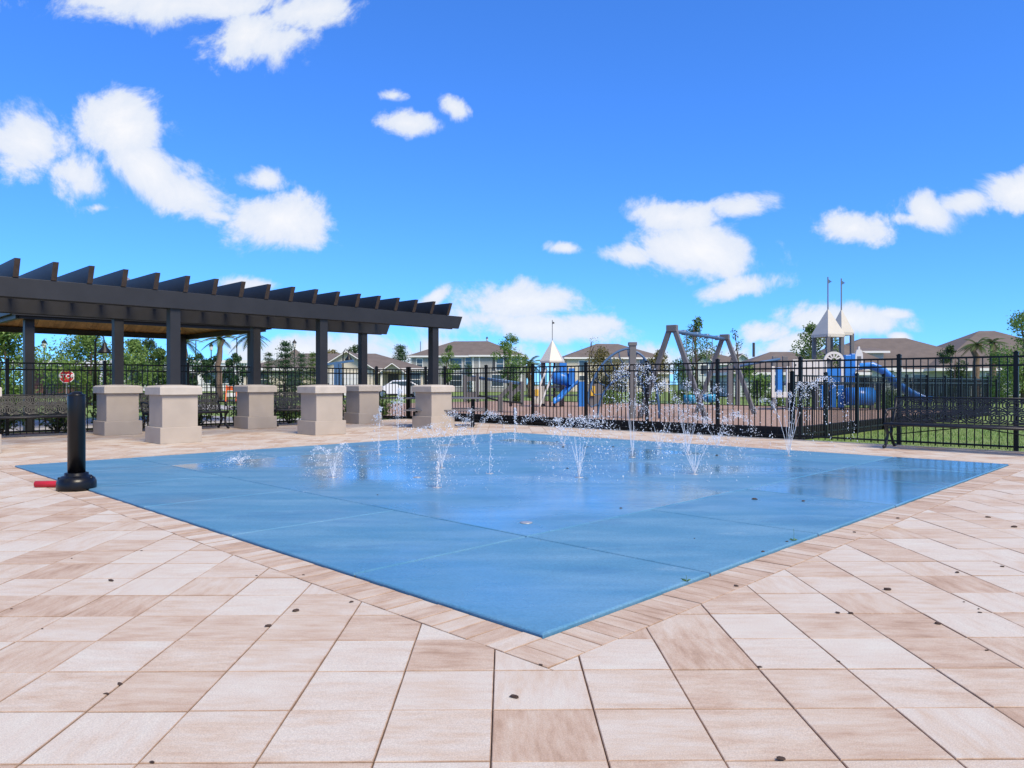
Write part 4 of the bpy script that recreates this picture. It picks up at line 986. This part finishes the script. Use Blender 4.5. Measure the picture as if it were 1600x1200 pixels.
# large right-hand house
H = thing('house', 'large pale green house with sweeping brown hip roofs at the right', 'house', (39.6, 70, 0), R(-5))
siding(H, -10.5, 16, 0, 14, 0, 2.45, 'siding_green'); hip(H, -10.5, 8, 0, 14, 2.5, 5.9)
hip(H, 0.0, 16.5, -2, 13, 2.55, 6.5, name='main_roof'); siding(H, 3.0, 12, -1.8, 0, 0, 2.5, 'siding_green', name='bay_wall')
MB().box(-6.6, -3.4, 1.6, 4, 3.2, 4.2).build('dormer_wall', 'siding_green', H); m = MB(); m.add([(-7.0, 1.1, 4.3), (-3.0, 1.1, 4.3), (-3.0, 6, 5.0), (-7.0, 6, 5.0), (-7.0, 1.1, 4.16), (-3.0, 1.1, 4.16), (-3.0, 6, 4.86), (-7.0, 6, 4.86)], [(0,1,2,3), (7,6,5,4), (0,4,5,1), (1,5,6,2), (3,7,4,0)]); m.build('dormer_roof', 'shingle', H); MB().box(-7.0, -3.0, 1.02, 1.09, 4.12, 4.32).build('dormer_fascia', 'white_trim', H)
for x in (-6, -3.6, -.8): window(H, x, .6, 1.2, 1.4, -.03)
window(H, 5, .7, 1.4, 1.4, -1.83); window(H, 8.5, .7, 1.4, 1.4, -1.83)
MB().box(-6.5, -5.0, 2.0, 2.6, 3.05, 3.16).build('skylight', 'shutter_dark', H).rotation_euler = (0, 0, 0)
# far left low buildings
H = thing('commercial_building', 'long white low commercial building behind the palms', 'building', (-48, 112, 0), R(4))
MB().box(-14, 12, 0, 14, 0, 4.3).build('wall', 'siding_white', H); MB().box(-14.2, 12.2, -.2, 14.2, 4.3, 4.75).build('parapet', 'white_trim', H)
for i in range(9): window(H, -12+2.8*i, 1.2, 1.8, 1.6, -.02, mull=False)
MB().box(-14, 12, -.06, 0, 3.3, 3.75).build('stripe_band', 'roof_metal', H)
H = thing('commercial_building', 'brick building with flat white canopy beside the stop sign', 'building', (-57, 90, 0), R(0))
MB().box(-2.5, 5.0, 0, 8, 0, 3.2).build('wall', 'brick_wall', H); MB().box(-3.5, 8.5, -2, 9, 3.25, 3.95).build('canopy', 'siding_white', H); window(H, 3.2, .9, 1.5, 1.5, -.02); door(H, .6, 1.2, 2.2, -.03, 'shutter_dark', nm='door')
for x in (7.6,): MB().box(x-.2, x+.2, -1.6, -1.2, 0, 3.25).build('column', 'siding_white', H)
H = thing('entry_monument', 'small white tower behind the conifers', 'building', P3(461, 100), 0)
MB().box(-.9, .9, -.9, .9, 0, 4.4).build('wall', 'siding_white', H); MB().box(-1.2, 1.2, -1.2, 1.2, 4.4, 4.8).build('cornice', 'white_trim', H); hip(H, -.8, .8, -.8, .8, 4.85, 5.9, ov=.3)

# ------------------------------------------------------------------ trees and plants
rt = random.Random(5)
def leaf(mb, p, s_, tn, nrm=None):
    n = nrm or Vector((rt.gauss(0, 1), rt.gauss(0, 1), rt.gauss(.5, 1))).normalized()
    t = n.cross(Vector((rt.gauss(0, 1), rt.gauss(0, 1), rt.gauss(0, 1)))).normalized(); b_ = n.cross(t)
    l, w_ = s_*rt.uniform(.7, 1.3), s_*.5*rt.uniform(.7, 1.2); base = len(mb.v)
    mb.v += [tuple(p-t*l*.5), tuple(p+b_*w_*.5), tuple(p+t*l*.5), tuple(p-b_*w_*.5)]; mb.f.append((base, base+1, base+2, base+3)); mb.tone.append(tn)
def tree(name, label, x, Y, top, width, base_z=0, mt='leaf_mid', n=3000, ls=.16, cl=14, low=.25, droop=0, sparse=1.0, trunk=True, group='trees beyond the fences', cat='tree', flat=.75):
    """x: bearing, top: crown top in metres, width: crown width in metres"""
    p = P3(x, Y); root = thing(name, label, cat, (p.x, p.y, base_z), rt.uniform(0, 6), group)
    n = int(n*1.5); h = top-base_z; cm = MB(); cm.tone = []; tr = MB()
    tr.tube([(0, 0, -.1), (rt.uniform(-.05, .05)*h, rt.uniform(-.05, .05)*h, h*.45), (rt.uniform(-.06, .06)*h, rt.uniform(-.06, .06)*h, h*.88)], [max(.03, h*.022), h*.015, h*.004], 7)
    clumps = []
    for i in range(cl):
        f = low+(1-low)*((i+.5)/cl); z = h*f
        prof = math.sin(math.pi*min(1, (f-low)/(1-low)*.82+.14))
        a_ = rt.uniform(0, 6.28); rr = width/2*prof*rt.uniform(.35, .95)*sparse
        c = Vector((rr*math.cos(a_), rr*math.sin(a_), z*rt.uniform(.95, 1.02)))
        clumps.append((c, width*rt.uniform(.16, .27)*(.6+.5*prof)))
        if i % 2 == 0: tr.tube([(0, 0, max(.1, z-.25*h*.5)), tuple(c*.55+Vector((0, 0, z*.42))), tuple(c)], [h*.009, h*.006, h*.002], 5)
    for k in range(n):
        c, r_ = clumps[k % len(clumps)]
        d = Vector((rt.gauss(0, 1), rt.gauss(0, 1), rt.gauss(0, flat))).normalized()*r_*rt.uniform(.25, 1)**.5*rt.uniform(.7, 1.15)
        leaf(cm, c+d+Vector((0, 0, -droop*rt.random()*abs(d.x))), ls, rt.random()*.75+.25*rt.random())
    tr.build('trunk', 'trunk', root, True); cm.build('crown', mt, root)
    return root
def conifer(label, x, Y, top, width, mt='leaf_conifer', n=2600, tiers=9, group='conifers behind the pergola'):
    p = P3(x, Y); root = thing('conifer_tree', label, 'tree', (p.x, p.y, -.05), rt.uniform(0, 6), group); cm = MB(); cm.tone = []; tr = MB()
    tr.tube([(0, 0, 0), (0, 0, top*.97)], [top*.02, top*.004], 7)
    per = int(n*1.6)//(tiers*7)
    for t_ in range(tiers):
        f = .12+.86*t_/(tiers-1); rad = width/2*(1-f)**.75+.08*width
        for b_ in range(7):
            a_ = 6.28*b_/7+t_*.5+rt.uniform(-.3, .3); L_ = rad*rt.uniform(.65, 1.15); tip = Vector((L_*math.cos(a_), L_*math.sin(a_), top*f+rt.uniform(-.03, .05)*top))
            st = Vector((0, 0, top*f-.02*top)); tr.tube([tuple(st), tuple(tip)], [top*.005, top*.002], 4)
            for k in range(per):
                u = rt.uniform(.15, 1.05); c = st+(tip-st)*u; leaf(cm, c+Vector((rt.gauss(0, .05), rt.gauss(0, .05), rt.gauss(0, .028)))*top*.75, .035*top*rt.uniform(.6, 1.1), rt.random())
    tr.build('trunk', 'trunk', root, True); cm.build('crown', mt, root)
def palm(label, x, Y, top, spread, trunk_r=.16, n=15, up=.35):
    p = P3(x, Y); root = thing('palm_tree', label, 'tree', (p.x, p.y, -.05), rt.uniform(0, 6), 'palm trees'); h = top-spread*up
    m = MB(); pts = [(rt.gauss(0, .02)*i, 0, h*i/9) for i in range(10)]; m.tube(pts, [trunk_r*(1.15-.3*i/9)*(1+.08*(i % 2)) for i in range(10)], 10); m.build('trunk', 'palm_trunk', root, True)
    cm = MB(); cm.tone = []
    for k in range(n):
        a_ = 6.28*k/n+rt.uniform(-.2, .2); el = rt.uniform(-.35, 1.15); L_ = spread*rt.uniform(.75, 1.1); d = Vector((math.cos(a_), math.sin(a_), 0)); sd_ = Vector((-d.y, d.x, 0)); tn = rt.random(); pr = None
        for i in range(15):
            u = i/14; q = Vector((0, 0, h))+d*(L_*u*math.cos(el*(1-.2*u)))+Vector((0, 0, L_*(math.sin(el)*u-.55*u*u)))
            if pr is not None:
                for s_ in (-1, 1):
                    ll = spread*.30*math.sin(math.pi*min(1, u*.85+.12)); tip = q+sd_*s_*ll*.75+(q-pr).normalized()*ll*.55+Vector((0, 0, -ll*.35)); base = len(cm.v)
                    cm.v += [tuple(pr), tuple(q), tuple(tip)]; cm.f.append((base, base+1, base+2)); cm.tone.append(tn)
            pr = q
    cm.build('crown', 'leaf_palm', root)
def pxz(Y, y): return CAMH+(600-y)/1148*Y
L_ = 'trees beyond the fences'
tree('broadleaf_tree', 'bright green leafy tree at the far left edge', 14, 30, pxz(30, 512), 3.4, mt='leaf_light', n=5200, ls=.15, cl=22, low=.1)
tree('broadleaf_tree', 'large light green tree right of the stop sign', 140, 40, pxz(40, 522), 4.3, mt='leaf_light', n=5600, ls=.17, cl=26, low=.06)
tree('broadleaf_tree', 'green bushy tree left of the second pergola post', 208, 46, pxz(46, 530), 2.7, mt='leaf_light', n=3200, ls=.18, cl=16, low=.1)
tree('broadleaf_tree', 'dark pine-like tree left of the front pergola post', 232, 62, pxz(62, 533), 3.0, mt='leaf_dark', n=2600, ls=.2, cl=13, sparse=1.15)
tree('broadleaf_tree', 'dark round tree beside the front pergola post', 249, 60, pxz(60, 546), 2.4, mt='leaf_mid', n=2200, ls=.2, cl=12)
tree('garden_bush', 'small round green bush left of the front pergola post', 228, 30, pxz(30, 584), 1.0, mt='leaf_light', n=1500, ls=.09, cl=12, low=.05, cat='bush')
for (x, tp2, lb) in ((305, 551, 'small dark pine left of the taller palm'), (337, 556, 'small dark pine under the taller palm'), (366, 550, 'small dark pine behind the middle pergola posts')):
    tree('young_pine', lb, x, 62, pxz(62, tp2), 1.9, mt='leaf_conifer', n=1500, ls=.2, cl=11, low=.3, sparse=1.2)
palm('shorter palm left of the lamp poles', 291, 58, pxz(58, 523), 1.5); palm('taller palm with orange-brown trunk between the pergola posts', 343, 54, pxz(54, 517), 1.6, .2)
palm('palm half hidden behind the thin gazebo post', 392, 58, pxz(58, 510), 1.7, .2)
conifer('small conifer left of the tallest conifer', 420, 60, pxz(60, 551), 1.7, n=1500); conifer('tallest dark conifer beside the lantern pole', 446, 62, pxz(62, 534), 2.7, n=3000)
conifer('dark conifer right of the small white tower', 471, 60, pxz(60, 553), 2.0, n=1900); conifer('green conifer left of the middle pergola post', 489, 56, pxz(56, 552), 1.9, mt='leaf_mid', n=1900)
tree('broadleaf_tree', 'low dark green tree left of the front pergola piers', 410, 74, pxz(74, 570), 4, mt='leaf_dark', n=1600, ls=.25, cl=12)
tree('broadleaf_tree', 'yellow-green tree behind the blue play post', 520, 84, pxz(84, 551), 4.6, mt='leaf_autumn', n=2600, ls=.27, cl=16)
tree('broadleaf_tree', 'dark tree above the beige house roof', 556, 92, pxz(92, 544), 3.6, mt='leaf_dark', n=2200, ls=.27, cl=14)
conifer('pointed green conifer beside the grey house', 626, 88, pxz(88, 540), 3.6, n=3400, tiers=11)
tree('young_tree', 'pale green young tree by the left windows of the grey house', 702, 62, pxz(62, 541), 1.9, mt='leaf_light', n=1500, ls=.14, cl=13, low=.3, sparse=.9)
tree('young_tree', 'bright green young tree at the right end of the grey house', 797, 60, pxz(60, 526), 2.7, mt='leaf_light', n=2600, ls=.16, cl=18, low=.2)
conifer('small dark cypress in front of the grey house', 802, 50, pxz(50, 569), .9, n=1100); conifer('slender dark shrub near the grey ladder climber', 732, 40, pxz(40, 570), .55, n=800)
palm('bushy palm left of the small tower', 828, 62, pxz(62, 552), 1.6, .2, 18, .5)
tree('willow_tree', 'olive green drooping tree left of the climbing arch', 946, 70, pxz(70, 548), 4.4, mt='leaf_autumn', n=3400, ls=.18, cl=20, droop=.5, low=.1)
tree('bare_sapling', 'nearly bare sapling above the drooping tree', 924, 70, pxz(70, 524), 2.0, mt='leaf_autumn', n=90, ls=.12, cl=12, low=.45)
tree('broadleaf_tree', 'rust and green tree left of the swing set apex', 1026, 62, pxz(62, 551), 3.0, mt='leaf_autumn', n=2400, ls=.18, cl=16, low=.15)
tree('young_tree', 'tall young tree inside the swing set', 1087, 46, pxz(46, 496), 2.3, mt='leaf_mid', n=2300, ls=.15, cl=20, low=.12)
tree('bare_sapling', 'thin sparse sapling right of the swing set', 1150, 56, pxz(56, 516), 1.7, mt='leaf_dark', n=160, ls=.16, cl=9, low=.4)
tree('broadleaf_tree', 'green tree behind the twin towers', 1272, 44, pxz(44, 508), 2.7, mt='leaf_mid', n=2400, ls=.17, cl=18, low=.2)
tree('broadleaf_tree', 'bright green low tree behind the playground bar', 1178, 58, pxz(58, 572), 3.2, mt='leaf_light', n=1800, ls=.18, cl=12, low=.05)
tree('broadleaf_tree', 'dark rounded shrub tree in front of the right roof', 1488, 46, pxz(46, 540), 1.9, mt='leaf_dark', n=2000, ls=.14, cl=15, low=.1)
palm('left cabbage palm in front of the right roof', 1526, 48, pxz(48, 523), 1.15, .2, 20, .5); palm('right cabbage palm in front of the right roof', 1551, 50, pxz(50, 523), 1.0, .2, 18, .5)
tree('broadleaf_tree', 'light leafy tree at the right edge', 1598, 42, pxz(42, 488), 3.2, mt='leaf_light', n=3000, ls=.16, cl=24, low=.1, sparse=1.1)
tree('broadleaf_tree', 'low green tree under the right-edge tree', 1566, 44, pxz(44, 552), 2.4, mt='leaf_light', n=1800, ls=.14, cl=14, low=.05)
# shrubs behind the left fence
for i, (a_, lb) in enumerate(((.2, 'dark leafy shrub behind the left end of the leftmost bench'), (1.3, 'dark leafy shrub behind the leftmost bench'), (2.4, 'dark leafy shrub just left of the leftmost rear pier'), (3.5, 'dark leafy shrub behind the leftmost rear pier'), (4.6, 'dark leafy shrub behind the second bench, left end'), (5.6, 'dark leafy shrub behind the second bench'), (6.8, 'dark leafy shrub behind the middle rear pier'), (8.2, 'dark leafy shrub behind the third bench'), (10.3, 'green shrub behind the fence right of the rear right pier'), (11.3, 'green shrub near the fence corner'))):
    q = W(a_, 17.1); root = thing('shrub', lb, 'shrub', (q.x, q.y, -.04), 0, 'shrubs along the left fence'); cm = MB(); cm.tone = []; st = MB()
    for k in range(13):
        an = rt.uniform(0, 6.28); r_ = rt.uniform(.1, .62); tip = Vector((r_*math.cos(an), r_*math.sin(an), rt.uniform(.35, .78))); st.tube([(0, 0, 0), tuple(tip*.6), tuple(tip)], [.012, .009, .004], 5)
        for j in range(60): leaf(cm, tip*rt.uniform(.35, 1.05)+Vector((rt.gauss(0, .09), rt.gauss(0, .09), rt.gauss(0, .08))), .095, rt.random())
    st.build('stem', 'trunk', root); cm.build('foliage', 'leaf_mid' if a_ > 8 else 'leaf_dark', root)
for (x, Y, tp2, wd, lb) in ((1010, 37, 612, 1.5, 'low green bush behind the climbing arch'), (955, 38, 613, 1.5, 'low green bush behind the small tower slide'), (1210, 35, 611, 1.3, 'low green bush left of the castle'), (1385, 33, 612, 1.5, 'low bush at the foot of the blue slide'), (1070, 38, 612, 1.6, 'low green bush under the swings'), (800, 40, 600, 1.2, 'low bush behind the grey ladder climber')):
    tree('garden_bush', lb, x, Y, pxz(Y, tp2), wd, .0, 'leaf_mid', 1100, .09, 12, .05, group='low bushes behind the playground', cat='bush')
# lawn tufts right behind the fence
gm_ = MB(); gm_.tone = []
for k in range(9000):
    a_ = rt.uniform(12.5, 19); b_ = rt.uniform(-4, 4.0); q = W(a_, b_); an = rt.uniform(0, 6.28); h = rt.uniform(.03, .075); base = len(gm_.v)
    gm_.v += [(q.x-.006*math.cos(an), q.y-.006*math.sin(an), -.06), (q.x+.006*math.cos(an), q.y+.006*math.sin(an), -.06), (q.x+rt.gauss(0, .02), q.y+rt.gauss(0, .02), -.06+h)]; gm_.f.append((base, base+1, base+2)); gm_.tone.append(rt.random())
tag(gm_.build('lawn_grass', 'leaf_light'), 'short green lawn grass behind the right bench', 'grass', kind='stuff')

# ------------------------------------------------------------------ lamps, sign, car, barrier
def lamp(label, x, Y, top, style):
    p = P3(x, Y); r = thing('street_lamp', label, 'street lamp', (p.x, p.y, -.05), 0, 'street lamps'); z = pxz(Y, top)
    if style == 'lantern':
        MB().tube([(0, 0, 0), (0, 0, .8), (0, 0, z-.75)], [.10, .06, .045], 8).build('pole', 'black_metal', r, True)
        MB().lathe([(.06, z-.78), (.14, z-.7), (.17, z-.35), (.05, z-.33)], 8).build('lantern', 'lamp_glass', r); MB().lathe([(.21, z-.36), (.16, z-.22), (.04, z-.1), (.02, z)], 8).build('cap', 'black_metal', r)
    elif style == 'hook':
        MB().tube([(0, 0, 0), (0, 0, z-.6), (.03, 0, z-.25), (.2, 0, z), (.4, 0, z-.12), (.45, 0, z-.4)], [.08, .05, .035, .03, .03, .03], 8).build('pole', 'black_metal', r, True)
        MB().lathe([(.03, z-.38), (.08, z-.45), (.13, z-.62), (.3, z-.86), (.32, z-.92)], 14, (.45, 0)).build('bell_shade', 'black_metal', r, True)
    else:
        MB().tube([(0, 0, 0), (0, 0, z)], [.07, .045], 8).build('pole', 'black_metal', r, True)
lamp('lantern lamp post left of the stop sign', 69, 58, 528, 'lantern'); lamp('hooked bell lamp in front of the big light green tree', 149, 36, 521, 'hook')
lamp('tall bare pole right of the shorter palm', 306, 70, 532, 'pole'); lamp('slender lamp pole between the two palms', 330, 68, 534, 'lantern'); lamp('bare pole left of the middle pergola posts', 370, 66, 528, 'pole')
lamp('lantern lamp pole beside the tallest conifer', 460, 66, 529, 'lantern'); lamp('hooked bell lamp above the blue play post', 536, 58, 544, 'hook')
lamp('bare dark pole left of the grey house', 657, 120, 533, 'pole'); lamp('lamp pole above the grey house roof', 761, 122, 525, 'lantern')
sp_ = P3(104, 38, 588); sg = thing('stop_sign', 'red octagonal stop sign behind the left fence', 'sign', (sp_.x, sp_.y, -.05), R(24)); zc = sp_.z+.05
MB().box(-.03, .03, 0, .05, 0, zc+.4).build('post', 'pole_grey', sg)
oc = lambda r_: [(r_*math.cos(R(22.5+45*i)), r_*math.sin(R(22.5+45*i))) for i in range(8)]
Mx = Matrix.Translation((0, -.01, zc)) @ Matrix.Rotation(R(90), 4, 'X')
MB().prism(oc(.365), -.005, .005, Mx).build('border', 'sign_white', sg); MB().prism(oc(.335), .006, .010, Mx).build('face', 'sign_red', sg)
cu_ = bpy.data.curves.new('lettering', 'FONT'); cu_.body = 'STOP'; cu_.size = .29; cu_.align_x = 'CENTER'; cu_.align_y = 'CENTER'; cu_.extrude = .002; cu_.offset = .006
tx = bpy.data.objects.new('lettering', cu_); COL.objects.link(tx)
dg = bpy.context.evaluated_depsgraph_get(); me = bpy.data.meshes.new_from_object(tx.evaluated_get(dg)); bpy.data.objects.remove(tx)
me.materials.clear(); me.materials.append(MATS['sign_white']); tx = bpy.data.objects.new('lettering', me); COL.objects.link(tx); tx.parent = sg
tx.matrix_local = Matrix.Translation((0, -.026, zc)) @ Matrix.Rotation(R(90), 4, 'X')
# parked car
def car(label, p, rz, mt):
    c = thing('parked_car', label, 'car', p, rz)
    prof = [(-2.1, .35), (-2.15, .62), (-2.05, .88), (-1.2, .98), (-.55, 1.42), (.75, 1.46), (1.55, 1.05), (2.1, .98), (2.18, .7), (2.15, .35)]
    m = MB(); secs = [(-.86, .93, .0), (-.78, 1, .0), (0, 1.02, 0), (.78, 1, 0), (.86, .93, 0)]
    for (y, f, _) in secs:
        for (x, z) in prof: m.v.append((x, y*(1 if z < 1.0 else .86), .35+(z-.35)*f))
    n = len(prof)
    for i in range(len(secs)-1):
        for j in range(n-1): a_ = i*n+j; m.f.append((a_, a_+1, a_+n+1, a_+n))
        m.f.append((i*n+n-1, i*n, i*n+n, i*n+2*n-1))
    m.f.append(tuple(range(n))); m.f.append(tuple((len(secs)-1)*n+j for j in reversed(range(n))))
    b_ = m.build('body', mt, c, True); md = b_.modifiers.new('e', 'EDGE_SPLIT'); md.split_angle = R(35)
    for s_ in (-1, 1):
        MB().prism([(-1.05, .99), (1.4, 1.02), (.72, 1.38), (-.5, 1.36)], -.01, .01, Matrix.Translation((0, s_*.79, 0)) @ Matrix.Rotation(R(90), 4, 'X')).build('side_window', 'glass', c)
        for x in (-1.35, 1.35):
            w_ = MB().lathe([(.33, -.1), (.34, -.06), (.34, .06), (.33, .1)], 20).build('wheel', 'tyre', c, True); w_.matrix_local = Matrix.Translation((x, s_*.76, .33)) @ Matrix.Rotation(R(90), 4, 'X')
            r_ = MB().lathe([(.21, -.11), (.21, .11)], 16).build('rim', 'chrome', w_)
        MB().box(2.08, 2.19, s_*.7-.14, s_*.7+.14, .72, .86).build('tail_light', 'red_lamp', c); MB().box(-2.16, -2.05, s_*.66-.16, s_*.66+.16, .68, .8).build('headlight', 'lamp_glass', c)
    for (x0, z0, x1, z1, nm) in ((-1.15, 1.0, -.6, 1.37, 'windscreen'), (.82, 1.40, 1.5, 1.08, 'rear_window')):
        d = Vector((x1-x0, 0, z1-z0)); MB().bar((x0, 0, z0+.03), (x1, 0, z1+.03), 1.3, .03).build(nm, 'glass', c)
    return c
car('white parked car beyond the fence between the right piers', (-9.4, 61, -.045), R(12), 'car_white')
bq = P3(362, 46); tb = thing('traffic_barrier', 'orange traffic barrier behind the second bench', 'barrier', (bq.x, bq.y, -.05), R(10))
MB().box(-.36, .36, -.03, .03, .75, 1.0).build('board', 'orange', tb); MB().box(-.36, .36, -.03, .03, .35, .6).build('board', 'sign_white', tb)
for x in (-.3, .3): MB().bar((x, -.3, 0), (x, 0, 1.1), .06).bar((x, .3, 0), (x, 0, 1.1), .06).build('leg', 'orange', tb)
